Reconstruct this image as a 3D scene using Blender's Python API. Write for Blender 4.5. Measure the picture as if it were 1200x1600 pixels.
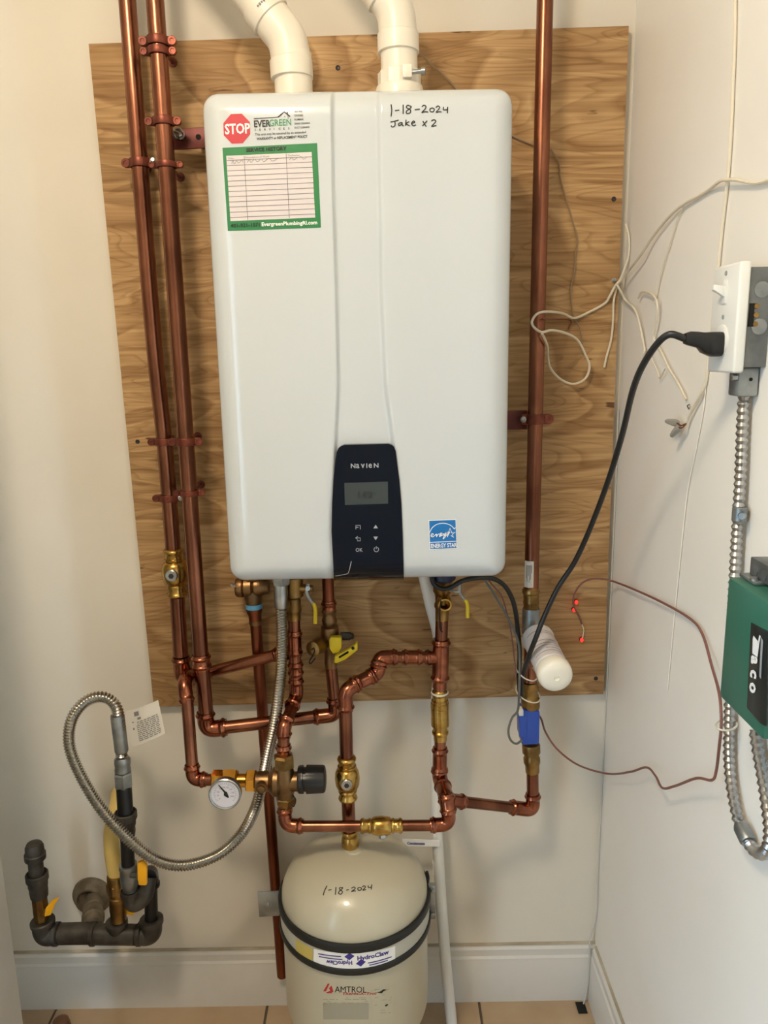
import bpy, bmesh, math, random
from mathutils import Vector, Matrix
random.seed(7)
for o in list(bpy.data.objects): bpy.data.objects.remove(o)
SC = bpy.context.scene
COL = SC.collection

# ------------------------------------------------------------------ camera
FPX = 1202.0                                   # focal length in pixels of a 1200 wide frame
PITCH, ROLL = math.radians(11.7), math.radians(1.0)
CAM = Vector((0.0, -1.46, 1.41))
CF = Vector((0, math.cos(PITCH), -math.sin(PITCH)))
_r0 = Vector((1, 0, 0)); _u0 = _r0.cross(CF)
CR = _r0 * math.cos(ROLL) - _u0 * math.sin(ROLL)
CU = _u0 * math.cos(ROLL) + _r0 * math.sin(ROLL)
cd = bpy.data.cameras.new('camera'); co = bpy.data.objects.new('camera', cd); COL.objects.link(co)
co.matrix_world = Matrix(((CR.x, CU.x, -CF.x, CAM.x), (CR.y, CU.y, -CF.y, CAM.y), (CR.z, CU.z, -CF.z, CAM.z), (0, 0, 0, 1)))
cd.sensor_fit = 'HORIZONTAL'; cd.sensor_width = 36.0; cd.lens = 36.0 * FPX / 1200.0
cd.clip_start = 0.02; SC.camera = co

# ------------------------------------------------------------------ world (daylight through the doorway behind the viewer) and exposure
wd = bpy.data.worlds.new('world'); SC.world = wd; wd.use_nodes = True
bg = wd.node_tree.nodes['Background']; bg.inputs[0].default_value = (0.55, 0.78, 1.0, 1); bg.inputs[1].default_value = 5.0
vs = SC.view_settings
SC.display_settings.display_device = 'sRGB'
vs.view_transform = 'Standard'; vs.look = 'None'; vs.exposure = 0.42; vs.gamma = 1.0; vs.use_curve_mapping = False
LAMP_POS = Vector((-0.42, -1.28, 2.44)); LAMP_STRENGTH = 82.0

# ------------------------------------------------------------------ room measures
BOARD_Y = -0.018
def ray(px, py):
    return CF + CR * ((px - 600.0) / FPX) - CU * ((py - 800.0) / FPX)
def at(px, py, Y):
    d = ray(px, py); return CAM + d * ((Y - CAM.y) / d.y)
def atx(px, py, X):
    d = ray(px, py); return CAM + d * ((X - CAM.x) / d.x)
def atz(px, py, Z):
    d = ray(px, py); return CAM + d * ((Z - CAM.z) / d.z)
def mpp(p): return (p - CAM).dot(CF) / FPX      # metres per pixel at a point
XR = 0.446                                      # inner face of the right wall
def W(px, py, off=0.004): return atx(px, py, XR - off)

# ------------------------------------------------------------------ materials
def lin(c):
    return tuple(((v / 12.92) if v <= 0.04045 else ((v + 0.055) / 1.055) ** 2.4) for v in (x / 255.0 for x in c)) + (1,)
MATS = {}
def mat(name, col, rough=0.5, metal=0.0, col2=None, nscale=8.0, nstretch=(1, 1, 1), lo=0.35, hi=0.7, bump=0.0, bscale=60.0, coat=0.0, emit=None, estr=0.0, spec=0.5, detail=4.0):
    m = bpy.data.materials.new(name); m.use_nodes = True; nt = m.node_tree; N = nt.nodes; L = nt.links
    b = N['Principled BSDF']; b.inputs['Base Color'].default_value = lin(col); b.inputs['Roughness'].default_value = rough
    b.inputs['Metallic'].default_value = metal; b.inputs['Coat Weight'].default_value = coat
    b.inputs['Specular IOR Level'].default_value = spec
    if emit: b.inputs['Emission Color'].default_value = lin(emit); b.inputs['Emission Strength'].default_value = estr
    tc = None
    if col2 or bump:
        tc = N.new('ShaderNodeTexCoord')
    if col2:
        mp = N.new('ShaderNodeMapping'); mp.inputs['Scale'].default_value = nstretch
        no = N.new('ShaderNodeTexNoise'); no.inputs['Scale'].default_value = nscale; no.inputs['Detail'].default_value = detail
        rp = N.new('ShaderNodeValToRGB'); rp.color_ramp.elements[0].position = lo; rp.color_ramp.elements[1].position = hi
        rp.color_ramp.elements[0].color = lin(col2); rp.color_ramp.elements[1].color = lin(col)
        L.new(tc.outputs['Object'], mp.inputs[0]); L.new(mp.outputs[0], no.inputs['Vector']); L.new(no.outputs['Fac'], rp.inputs[0]); L.new(rp.outputs[0], b.inputs['Base Color'])
    if bump:
        n2 = N.new('ShaderNodeTexNoise'); n2.inputs['Scale'].default_value = bscale; n2.inputs['Detail'].default_value = 5
        bp = N.new('ShaderNodeBump'); bp.inputs['Strength'].default_value = bump; bp.inputs['Distance'].default_value = 0.002
        L.new(tc.outputs['Object'], n2.inputs['Vector']); L.new(n2.outputs['Fac'], bp.inputs['Height']); L.new(bp.outputs[0], b.inputs['Normal'])
    MATS[name] = m
    return m
mat('wall_paint', (224, 219, 207), 0.55, col2=(217, 211, 198), nscale=3, bump=0.12, bscale=25)
mat('wall_right_paint', (238, 235, 228), 0.45, col2=(233, 229, 220), nscale=3, bump=0.10, bscale=25)  # same wall paint, lightened to stand for stronger light on the right wall
mat('ceiling_paint', (228, 224, 214), 0.7, bump=0.1)
mat('trim_paint', (212, 210, 204), 0.4, col2=(198, 194, 184), nscale=5, lo=0.2, hi=0.5)
mat('caulk', (184, 174, 154), 0.7, col2=(150, 138, 116), nscale=12)
mat('tile', (192, 168, 138), 0.35, col2=(170, 144, 114), nscale=6, bump=0.1, bscale=14)
mat('grout', (96, 84, 70), 0.9)
mat('enamel', (198, 205, 209), 0.16, coat=0.3)
mat('enamel_side', (214, 216, 214), 0.35)
mat('black_gloss', (11, 18, 31), 0.07, spec=0.2)
mat('lcd', (58, 66, 68), 0.2)
mat('lcd_ink', (36, 42, 45), 0.3)
mat('panel_ink', (168, 174, 182), 0.4)
mat('copper', (160, 106, 82), 0.27, 1.0, col2=(114, 72, 56), nscale=22, nstretch=(1, 1, 0.35))
mat('copper_aged', (140, 82, 58), 0.36, 1.0, col2=(104, 58, 42), nscale=26, nstretch=(1, 1, 0.3))
mat('copper_fit', (170, 106, 80), 0.22, 1.0, col2=(126, 74, 56), nscale=40)
mat('hanger_copper', (140, 76, 58), 0.4, 0.6, col2=(96, 48, 38), nscale=50)
mat('brass', (206, 172, 98), 0.25, 1.0, col2=(160, 124, 62), nscale=40)
mat('brass_dull', (172, 138, 82), 0.36, 1.0, col2=(118, 92, 56), nscale=30)
mat('bronze', (156, 122, 84), 0.38, 1.0, col2=(112, 90, 64), nscale=30)
mat('gold_brass', (226, 172, 76), 0.2, 1.0, col2=(186, 130, 52), nscale=30)
mat('steel', (190, 194, 196), 0.28, 1.0, col2=(150, 154, 156), nscale=40)
mat('galvanized', (172, 176, 176), 0.42, 0.9, col2=(132, 138, 140), nscale=30)
mat('stainless_hose', (186, 184, 178), 0.24, 1.0)
mat('conduit_steel', (178, 180, 182), 0.3, 1.0)
mat('box_steel', (140, 144, 144), 0.45, 0.8, col2=(104, 108, 110), nscale=26)
mat('iron', (82, 78, 72), 0.5, 0.45, col2=(54, 50, 46), nscale=30, bump=0.3, bscale=120)
mat('iron_black', (30, 30, 31), 0.35, 0.4)
mat('iron_dust', (128, 118, 100), 0.7, 0.2, col2=(92, 82, 68), nscale=40, bump=0.3, bscale=120)
mat('yellow_coat', (214, 188, 112), 0.45)
mat('yellow', (222, 194, 22), 0.4)
mat('orange_yellow', (246, 178, 24), 0.4)
mat('pvc', (232, 226, 212), 0.32)
mat('pvc_white', (226, 226, 222), 0.35)
mat('filter_white', (232, 228, 220), 0.4, col2=(205, 200, 200), nscale=16)
mat('filter_cap', (238, 234, 220), 0.25)
mat('filter_ink', (150, 142, 160), 0.6)
mat('strap_paint', (196, 196, 184), 0.35, 0.2)
mat('tank_paint', (186, 180, 158), 0.3, coat=0.2)
mat('rubber', (24, 27, 26), 0.5)
mat('black_plastic', (22, 23, 25), 0.35)
mat('black_cable', (20, 21, 22), 0.42)
mat('grey_cable', (96, 96, 92), 0.5)
mat('brown_cable', (122, 80, 70), 0.5)
mat('cream_cable', (218, 210, 190), 0.5)
mat('tan_cable', (150, 126, 96), 0.55)
mat('copper_wire', (132, 80, 60), 0.4, 0.6)
mat('wire_nut', (150, 148, 140), 0.55)
mat('white_plastic', (226, 227, 222), 0.3)
mat('strap_red', (112, 52, 46), 0.45, 0.4, col2=(88, 40, 36), nscale=40)
mat('wire_grey', (190, 190, 184), 0.5)
mat('zip_white', (206, 204, 190), 0.45)
mat('blue_plastic', (38, 74, 168), 0.35)
mat('blue_ring', (86, 150, 190), 0.5)
mat('dark_blue', (24, 34, 66), 0.4)
mat('taco_green', (44, 100, 84), 0.38)
mat('panel_black', (26, 34, 35), 0.3)
mat('logo_white', (226, 228, 228), 0.4)
mat('logo_grey', (150, 156, 158), 0.4)
mat('stop_red', (190, 44, 56), 0.4)
mat('sticker_green', (36, 122, 68), 0.4)
mat('sticker_white', (208, 202, 204), 0.4)
mat('print_white', (238, 238, 236), 0.5)
mat('print_black', (30, 30, 30), 0.5)
mat('print_grey', (128, 126, 124), 0.6)
mat('print_line', (112, 108, 110), 0.6)
mat('logo_green', (60, 140, 92), 0.5)
mat('marker', (34, 34, 34), 0.5)
mat('star_blue', (12, 112, 186), 0.35)
mat('purple', (58, 48, 132), 0.4)
mat('label_red', (186, 52, 48), 0.5)
mat('label_grey', (188, 182, 158), 0.5)
mat('label_grey_dark', (160, 156, 138), 0.5)
mat('label_yellow', (196, 178, 96), 0.5)
mat('paper_tag', (214, 210, 200), 0.5)
mat('gauge_face', (206, 208, 222), 0.3)
mat('screw_dark', (70, 66, 70), 0.4, 0.8)
mat('hole_dark', (18, 16, 14), 0.9)
mat('paving', (70, 68, 64), 0.8, col2=(52, 50, 48), nscale=6)
mat('stub_brown', (104, 70, 50), 0.4)
mat('lamp_base', (200, 198, 192), 0.4)
mat('lamp_glass', (255, 240, 220), 0.4, emit=(255, 234, 204), estr=LAMP_STRENGTH)
mat('red_led', (255, 60, 50), 0.3, emit=(255, 40, 30), estr=1.6)

def plywood():
    m = bpy.data.materials.new('plywood'); m.use_nodes = True; nt = m.node_tree; N = nt.nodes; L = nt.links
    b = N['Principled BSDF']; b.inputs['Roughness'].default_value = 0.55; b.inputs['Specular IOR Level'].default_value = 0.3
    tc = N.new('ShaderNodeTexCoord')
    def mapping(s):
        mp = N.new('ShaderNodeMapping'); mp.inputs['Scale'].default_value = s; L.new(tc.outputs['Object'], mp.inputs[0]); return mp
    def noise(mp, sc, det, dist=0.0):
        n = N.new('ShaderNodeTexNoise'); n.inputs['Scale'].default_value = sc; n.inputs['Detail'].default_value = det; n.inputs['Distortion'].default_value = dist
        L.new(mp.outputs[0], n.inputs['Vector']); return n
    def ramp(src, a, c):
        r = N.new('ShaderNodeValToRGB'); r.color_ramp.elements[0].position = a[0]; r.color_ramp.elements[0].color = a[1]
        r.color_ramp.elements[1].position = c[0]; r.color_ramp.elements[1].color = c[1]; L.new(src, r.inputs[0]); return r
    def mix(kind, fac, a, c):
        x = N.new('ShaderNodeMix'); x.data_type = 'RGBA'; x.blend_type = kind
        if isinstance(fac, float): x.inputs['Factor'].default_value = fac
        else: L.new(fac, x.inputs['Factor'])
        L.new(a, x.inputs['A']); L.new(c, x.inputs['B']); return x.outputs['Result']
    big = noise(mapping((0.75, 1, 2.4)), 1.8, 2.5, 0.9)
    # contour lines of a slowly varying field: the cathedral figure of rotary-cut veneer
    mul = N.new('ShaderNodeMath'); mul.operation = 'MULTIPLY'; mul.inputs[1].default_value = 13.0; L.new(big.outputs['Fac'], mul.inputs[0])
    fr = N.new('ShaderNodeMath'); fr.operation = 'FRACT'; L.new(mul.outputs[0], fr.inputs[0])
    figure = ramp(fr.outputs[0], (0.0, (0, 0, 0, 1)), (0.85, (1, 1, 1, 1)))
    e = figure.color_ramp.elements.new(0.93); e.color = (1, 1, 1, 1); figure.color_ramp.elements[-1].position = 1.0; figure.color_ramp.elements[-1].color = (0.1, 0.1, 0.1, 1)
    figure.color_ramp.elements[0].color = (0.1, 0.1, 0.1, 1)
    base = ramp(noise(mapping((0.5, 1, 1.4)), 2.0, 3).outputs['Fac'], (0.35, lin((184, 150, 106))), (0.7, lin((208, 174, 128))))
    dark = ramp(noise(mapping((0.5, 1, 1.4)), 2.0, 3).outputs['Fac'], (0.3, lin((140, 106, 70))), (0.7, lin((170, 132, 88))))
    c1 = mix('MIX', figure.outputs[0], dark.outputs[0], base.outputs[0])
    fig2 = noise(mapping((1.1, 1, 5.5)), 2.4, 2.0, 0.6)
    m2 = N.new('ShaderNodeMath'); m2.operation = 'MULTIPLY'; m2.inputs[1].default_value = 16.0; L.new(fig2.outputs['Fac'], m2.inputs[0])
    f2 = N.new('ShaderNodeMath'); f2.operation = 'FRACT'; L.new(m2.outputs[0], f2.inputs[0])
    r2 = ramp(f2.outputs[0], (0.0, (0.70, 0.64, 0.56, 1)), (0.30, (1, 1, 1, 1)))
    e2 = r2.color_ramp.elements.new(0.9); e2.color = (1, 1, 1, 1); e3 = r2.color_ramp.elements.new(1.0); e3.color = (0.70, 0.64, 0.56, 1)
    c1 = mix('MULTIPLY', 0.75, c1, r2.outputs[0])
    fib = ramp(noise(mapping((2.2, 1, 85)), 2.0, 5).outputs['Fac'], (0.32, (0.66, 0.60, 0.52, 1)), (0.62, (1.06, 1.06, 1.06, 1)))
    c2 = mix('MULTIPLY', 0.75, c1, fib.outputs[0])
    sp = ramp(noise(mapping((7, 1, 30)), 2.0, 2).outputs['Fac'], (0.255, lin((96, 62, 36))), (0.30, (1, 1, 1, 1)))
    c3 = mix('MULTIPLY', 0.8, c2, sp.outputs[0])
    L.new(c3, b.inputs['Base Color'])
    bp = N.new('ShaderNodeBump'); bp.inputs['Strength'].default_value = 0.15; bp.inputs['Distance'].default_value = 0.001
    L.new(fib.outputs[0], bp.inputs['Height']); L.new(bp.outputs[0], b.inputs['Normal'])
    MATS['plywood'] = m
plywood()

# ------------------------------------------------------------------ mesh helpers
def fillet(pts, r, n=8):
    pts = [Vector(p) for p in pts]; out = [pts[0]]
    for i in range(1, len(pts) - 1):
        a, b, c = pts[i - 1], pts[i], pts[i + 1]
        u = (a - b); v = (c - b); lu, lv = u.length, v.length; u.normalize(); v.normalize()
        ang = u.angle(v)
        if ang > 3.10: out.append(b); continue
        t = min(r / math.tan(ang / 2), lu * 0.48, lv * 0.48); p0 = b + u * t; p1 = b + v * t
        for k in range(n + 1):
            s = k / n; out.append(p0 * (1 - s) ** 2 + b * (2 * s * (1 - s)) + p1 * s ** 2)
    out.append(pts[-1]); return out
def smooth(pts, n=8):
    pts = [Vector(p) for p in pts]
    P = [pts[0] * 2 - pts[1]] + pts + [pts[-1] * 2 - pts[-2]]; out = []
    for i in range(1, len(P) - 2):
        p0, p1, p2, p3 = P[i - 1], P[i], P[i + 1], P[i + 2]
        for k in range(n):
            t = k / n
            out.append(0.5 * ((2 * p1) + (p2 - p0) * t + (2 * p0 - 5 * p1 + 4 * p2 - p3) * t * t + (3 * p1 - p0 - 3 * p2 + p3) * t ** 3))
    out.append(pts[-1]); return out
def resample(pts, ds):
    out = [pts[0].copy()]; S = [0.0]
    for i in range(1, len(pts)): S.append(S[-1] + (pts[i] - pts[i - 1]).length)
    n = max(2, int(round(S[-1] / ds))); j = 0
    for k in range(1, n + 1):
        s = S[-1] * k / n
        while j < len(S) - 2 and S[j + 1] < s: j += 1
        d = S[j + 1] - S[j]; out.append(pts[j].lerp(pts[j + 1], (s - S[j]) / d if d > 1e-9 else 0))
    return out
def frame(d):
    d = d.normalized(); a = Vector((0, 0, 1)) if abs(d.z) < 0.9 else Vector((0, 1, 0))
    u = d.cross(a).normalized(); return u, d.cross(u).normalized()

class MB:
    def __init__(s): s.v = []; s.f = []
    def add(s, vs, fs):
        o = len(s.v); s.v += [Vector(p) for p in vs]; s.f += [tuple(i + o for i in f) for f in fs]; return s
    def tube(s, path, rad, seg=16, caps=True):
        path = [Vector(p) for p in path]; n = len(path); o = len(s.v)
        u = None
        for i in range(n):
            d = (path[min(i + 1, n - 1)] - path[max(i - 1, 0)])
            if d.length < 1e-9: d = Vector((0, 0, 1))
            d.normalize()
            if u is None: u, w = frame(d)
            else: u = (u - d * u.dot(d)).normalized(); w = d.cross(u)
            r = rad[i] if isinstance(rad, (list, tuple)) else rad
            for k in range(seg):
                a = 2 * math.pi * k / seg; s.v.append(path[i] + (u * math.cos(a) + w * math.sin(a)) * r)
        for i in range(n - 1):
            for k in range(seg):
                a = o + i * seg + k; b = o + i * seg + (k + 1) % seg
                s.f.append((a, b, b + seg, a + seg))
        if caps:
            s.f.append(tuple(o + k for k in reversed(range(seg)))); s.f.append(tuple(o + (n - 1) * seg + k for k in range(seg)))
        return s
    def lathe(s, p, axis, prof, seg=24, hexrot=0.0, rmod=None):
        p = Vector(p); axis = Vector(axis).normalized(); u, w = frame(axis); o = len(s.v); n = len(prof)
        for (t, r) in prof:
            for k in range(seg):
                a = 2 * math.pi * k / seg + hexrot; q = max(r, 1e-5) * (rmod(k) if rmod else 1.0)
                s.v.append(p + axis * t + (u * math.cos(a) + w * math.sin(a)) * q)
        for i in range(n - 1):
            for k in range(seg):
                a = o + i * seg + k; b = o + i * seg + (k + 1) % seg
                s.f.append((a, b, b + seg, a + seg))
        s.f.append(tuple(o + k for k in reversed(range(seg)))); s.f.append(tuple(o + (n - 1) * seg + k for k in range(seg)))
        return s
    def box(s, a, b, M=None, org=None):
        v = [Vector((x, y, z)) for x in (a[0], b[0]) for y in (a[1], b[1]) for z in (a[2], b[2])]
        if M is not None: v = [org + M @ q for q in v]
        return s.add(v, [(0, 1, 3, 2), (4, 6, 7, 5), (0, 4, 5, 1), (2, 3, 7, 6), (0, 2, 6, 4), (1, 5, 7, 3)])
    def prism(s, poly, d):
        n = len(poly); poly = [Vector(p) for p in poly]; d = Vector(d)
        return s.add(poly + [p + d for p in poly], [tuple(range(n)), tuple(reversed(range(n, 2 * n)))] + [(i, i + n, (i + 1) % n + n, (i + 1) % n) for i in range(n)])
    def grid(s, fn, nu, nv):
        vs = [fn(i / nu, j / nv) for j in range(nv + 1) for i in range(nu + 1)]
        return s.add(vs, [(j * (nu + 1) + i, j * (nu + 1) + i + 1, (j + 1) * (nu + 1) + i + 1, (j + 1) * (nu + 1) + i) for j in range(nv) for i in range(nu)])
    def sphere(s, c, r, seg=16, rings=8, sc=(1, 1, 1)):
        c = Vector(c)
        return s.grid(lambda u, v: c + Vector((sc[0] * math.sin(math.pi * v) * math.cos(2 * math.pi * u), sc[1] * math.sin(math.pi * v) * math.sin(2 * math.pi * u), sc[2] * math.cos(math.pi * v))) * r, seg, rings)

def base_of(o):
    while o.parent: o = o.parent
    return o.location
def obj(name, mb, material, parent=None, bevel=0.0, bseg=2, angle=35, merge=True):
    loc = base_of(parent).copy() if parent else None
    if loc is None:
        lo = Vector([min(v[i] for v in mb.v) for i in range(3)]); hi = Vector([max(v[i] for v in mb.v) for i in range(3)])
        loc = Vector(((lo.x + hi.x) / 2, (lo.y + hi.y) / 2, lo.z))
    me = bpy.data.meshes.new(name); me.from_pydata([tuple(v - loc) for v in mb.v], [], mb.f)
    bm = bmesh.new(); bm.from_mesh(me)
    if merge: bmesh.ops.remove_doubles(bm, verts=bm.verts, dist=1e-6)
    bmesh.ops.recalc_face_normals(bm, faces=bm.faces)
    if bevel:
        ed = [e for e in bm.edges if len(e.link_faces) == 2 and e.calc_face_angle(0) > 0.5]
        bmesh.ops.bevel(bm, geom=ed, offset=bevel, segments=bseg, profile=0.5, affect='EDGES')
    bm.to_mesh(me); bm.free()
    for p in me.polygons: p.use_smooth = True
    me.set_sharp_from_angle(angle=math.radians(angle))
    me.materials.append(MATS[material])
    o = bpy.data.objects.new(name, me); COL.objects.link(o)
    if parent: o.parent = parent
    else: o.location = loc
    return o
def tag(o, label=None, cat=None, group=None, kind=None):
    if label: o['label'] = label
    if cat: o['category'] = cat
    if group: o['group'] = group
    if kind: o['kind'] = kind
    return o
def thing(name, loc, label, cat, group=None):
    o = bpy.data.objects.new(name, None); COL.objects.link(o); o.location = loc; o.empty_display_size = 0.02
    return tag(o, label, cat, group)
def struct(o, label=None, cat=None): return tag(o, label, cat, None, 'structure')

# text and pen strokes, laid on a real surface through a mapping (px, py, lift) -> point
def text_mb(s, fn, x, y, size, ang=0.0, xs=1.0, bold=0.0, shear=0.0, align='LEFT', lift=0.0006, mb=None):
    cu = bpy.data.curves.new('t', 'FONT'); cu.body = s; cu.size = 1.0; cu.offset = bold; cu.shear = shear; cu.align_x = align; cu.resolution_u = 2; cu.fill_mode = 'FRONT'
    ob = bpy.data.objects.new('t', cu); COL.objects.link(ob)
    dg = bpy.context.evaluated_depsgraph_get(); me = bpy.data.meshes.new_from_object(ob.evaluated_get(dg))
    ca, sa = math.cos(ang), math.sin(ang); k = size / 0.70
    V = []
    for v in me.vertices:
        a, b = v.co.x * k * xs, -v.co.y * k
        V.append(fn(x + a * ca - b * sa, y + a * sa + b * ca, lift))
    F = [tuple(p.vertices) for p in me.polygons]
    bpy.data.objects.remove(ob); bpy.data.curves.remove(cu); bpy.data.meshes.remove(me)
    return (mb or MB()).add(V, F)
def stroke_mb(pts, fn, w, mb=None, lift=0.0006, sm=True, closed=False):
    p = [Vector((a, b, 0)) for a, b in pts]
    if not sm or len(p) == 2:
        q = [p[0]]
        for a, b in zip(p, p[1:]):
            k = max(1, int((b - a).length / 6.0)); q += [a.lerp(b, (i + 1) / k) for i in range(k)]
        p = q; sm = False
    if closed: p.append(p[0].copy())
    if sm and len(p) > 2: p = smooth(p, 5)
    V = []; n = len(p)
    for i in range(n):
        d = p[min(i + 1, n - 1)] - p[max(i - 1, 0)]
        if d.length < 1e-6: d = Vector((1, 0, 0))
        d.normalize(); nn = Vector((-d.y, d.x, 0)) * (w / 2)
        for q in (p[i] + nn, p[i] - nn): V.append(fn(q.x, q.y, lift))
    return (mb or MB()).add(V, [(2 * i, 2 * i + 1, 2 * i + 3, 2 * i + 2) for i in range(n - 1)])
def poly_mb(pts, fn, mb=None, lift=0.0004):
    return (mb or MB()).add([fn(a, b, lift) for a, b in pts], [tuple(range(len(pts)))])
def quad_mb(c, fn, nu=10, nv=10, mb=None, lift=0.0004):   # c: four px corners TL TR BR BL
    tl, tr, br, bl = [Vector((a, b, 0)) for a, b in c]
    def g(u, v):
        q = tl.lerp(tr, u).lerp(bl.lerp(br, u), v); return fn(q.x, q.y, lift)
    return (mb or MB()).grid(g, nu, nv)

# plumbing: straight pipe, press fitting (beaded ends), ball valve, hex nut
def pipe(root, pts, r, material='copper', name='pipe', bend=0.03, seg=20):
    return obj(name, MB().tube(fillet(pts, bend), r, seg), material, root)
def press(root, pts, r, name='coupling', material='copper_fit', bend=0.026, k=1.12, bead=0.20, both=True):
    p = resample(fillet(pts, bend, 10), 0.0013); n = len(p); L = sum((p[i + 1] - p[i]).length for i in range(n - 1)); s = 0; R = []
    for i in range(n):
        if i: s += (p[i] - p[i - 1]).length
        g = math.exp(-((s - 0.0065) / 0.0028) ** 2)
        if both: g += math.exp(-((L - s - 0.0065) / 0.0028) ** 2)
        R.append(r * (k + bead * g))
    return obj(name, MB().tube(p, R, 22), material, root)
def hexnut(root, p, axis, L, r, material='brass', name='nut', rot=0.0):
    b = r * 0.9
    return obj(name, MB().lathe(p, axis, [(0, b), (L * 0.12, r), (L * 0.88, r), (L, b)], 6, rot), material, root, angle=20)
def ball_valve(root, p0, p1, r, material='brass', stem_dir=Vector((0, -1, 0.05)), fat=1.75):
    ax = p1 - p0; L = ax.length
    prof = [(0, r * 1.12), (0.03, r * 1.3), (0.05, r * 1.36), (0.08, r * 1.3), (0.10, r * 1.16), (0.19, r * 1.16), (0.20, r * 1.3), (0.23, r * 1.34), (0.26, r * 1.2),
            (0.29, r * 1.45), (0.36, r * fat * 0.95), (0.5, r * fat), (0.64, r * fat * 0.95), (0.71, r * 1.45), (0.74, r * 1.2), (0.77, r * 1.34), (0.80, r * 1.3), (0.81, r * 1.16), (0.90, r * 1.16),
            (0.92, r * 1.3), (0.95, r * 1.36), (0.97, r * 1.3), (1.0, r * 1.12)]
    obj('valve_body', MB().lathe(p0, ax, [(t * L, q) for t, q in prof], 28), material, root, angle=50)
    c = p0 + ax * 0.5; sd = stem_dir.normalized()
    st = obj('stem', MB().lathe(c, sd, [(0, r * 0.8), (r * fat + 0.003, r * 0.8), (r * fat + 0.004, r * 0.7)], 18), 'steel', root)
    obj('slot', MB().lathe(c + sd * (r * fat + 0.0035), sd, [(0, r * 0.38), (0.0015, r * 0.36)], 6), 'screw_dark', st)
    return c
def cable(name, pts, r, material, label=None, cat='cable', group=None, parent=None, seg=8, n=8, closed=False):
    o = obj(name, MB().tube(smooth(pts, n), r, seg), material, parent)
    if not parent: tag(o, label, cat, group)
    return o
def ribbed(path, r, pitch, depth, seg=14, spp=4):
    p = resample(path, pitch / spp); R = [r - depth * (0.5 - 0.5 * math.cos(2 * math.pi * i / spp)) for i in range(len(p))]
    return MB().tube(p, R, seg)

# ================================================================== SETTING
XL, YF, ZC = -0.98, -3.4, 2.45
struct(obj('wall_back', MB().box((XL - 0.1, 0, -0.05), (XR + 0.1, 0.1, ZC + 0.1)), 'wall_paint'), 'cream painted back wall behind the plywood board', 'wall')
struct(obj('wall_right', MB().box((XR, YF - 0.1, -0.05), (XR + 0.1, 0, ZC + 0.1)), 'wall_right_paint'), 'white painted side wall carrying the outlet and green box', 'wall')
DY0, DY1, DZ = -2.10, -1.16, 2.05                      # doorway in the left wall
lw = MB().box((XL - 0.1, DY1, -0.05), (XL, 0, ZC + 0.1)).box((XL - 0.1, YF - 0.1, -0.05), (XL, DY0, ZC + 0.1)).box((XL - 0.1, DY0, DZ), (XL, DY1, ZC + 0.1))
struct(obj('wall_left', lw, 'wall_paint', merge=False), 'cream painted side wall with the open doorway', 'wall')
fl = struct(obj('floor', MB().box((XL - 0.1, YF - 0.1, -0.05), (XR + 0.1, 0.1, -0.003)), 'grout'), 'beige ceramic tile floor with dark grout', 'floor')
struct(obj('ceiling', MB().box((XL - 0.1, YF - 0.1, ZC), (XR + 0.1, 0.1, ZC + 0.1)), 'ceiling_paint'), 'plain white painted ceiling', 'ceiling')
struct(obj('wall_front', MB().box((XL - 0.1, YF - 0.1, -0.05), (XR + 0.1, YF, ZC + 0.1)), 'wall_paint'), 'plain cream wall opposite the plywood board', 'wall')
for i, (ya, yb) in enumerate(((DY0 - 0.06, DY0), (DY1, DY1 + 0.06))):
    struct(obj('trim_%d' % (i + 1), MB().box((XL, ya, 0), (XL + 0.015, yb, DZ + 0.06)), 'trim_paint', bevel=0.003), 'white doorway casing upright', 'trim')
# floor tiles, one object each, sharing one mesh
TS = 0.468
tm = None
for iy in range(8):
    for ix in range(-3, 2):
        x0 = 0.191 + ix * TS + 0.0025; y1 = -0.004 - iy * TS
        x1 = x0 + TS - 0.005; y0 = y1 - TS + 0.005
        if x0 > XR: continue
        x0c, x1c, y0c = max(x0, XL), min(x1, XR), max(y0, YF)
        if x1c - x0c < 0.02 or y1 - y0c < 0.02: continue
        obj('tile', MB().box((x0c, y0c, -0.02), (x1c, y1, 0)), 'tile', fl, bevel=0.002)
# baseboards with a moulded top
def baseboard(name, fn, length, label):
    prof = [(0, 0), (0.014, 0), (0.014, 0.100), (0.0125, 0.104), (0.0125, 0.108), (0.009, 0.113), (0.009, 0.128), (0.006, 0.133), (0, 0.136)]
    n = len(prof); V = [fn(d, z, t) for t in (0, length) for d, z in prof]
    b = struct(obj(name, MB().add(V, [tuple(range(n)), tuple(range(n, 2 * n))] + [(i, (i + 1) % n, (i + 1) % n + n, i + n) for i in range(n)]), 'trim_paint', angle=25), label, 'baseboard')
    V = [fn(d, z, t) for t in (0, length) for d, z in ((0.0002, 0.136), (0.005, 0.1355), (0.0035, 0.138), (0.0002, 0.1395))]
    obj('caulk_line', MB().add(V, [(0, 1, 2, 3), (4, 5, 6, 7), (0, 1, 5, 4), (1, 2, 6, 5), (2, 3, 7, 6), (3, 0, 4, 7)]), 'caulk', b)
baseboard('baseboard_back', lambda d, z, t: Vector((XL + t, -d, z)), XR - XL, 'white moulded baseboard along the back wall')
baseboard('baseboard_right', lambda d, z, t: Vector((XR - d, -0.0145 - t, z)), 3.35, 'white moulded baseboard along the side wall')
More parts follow.
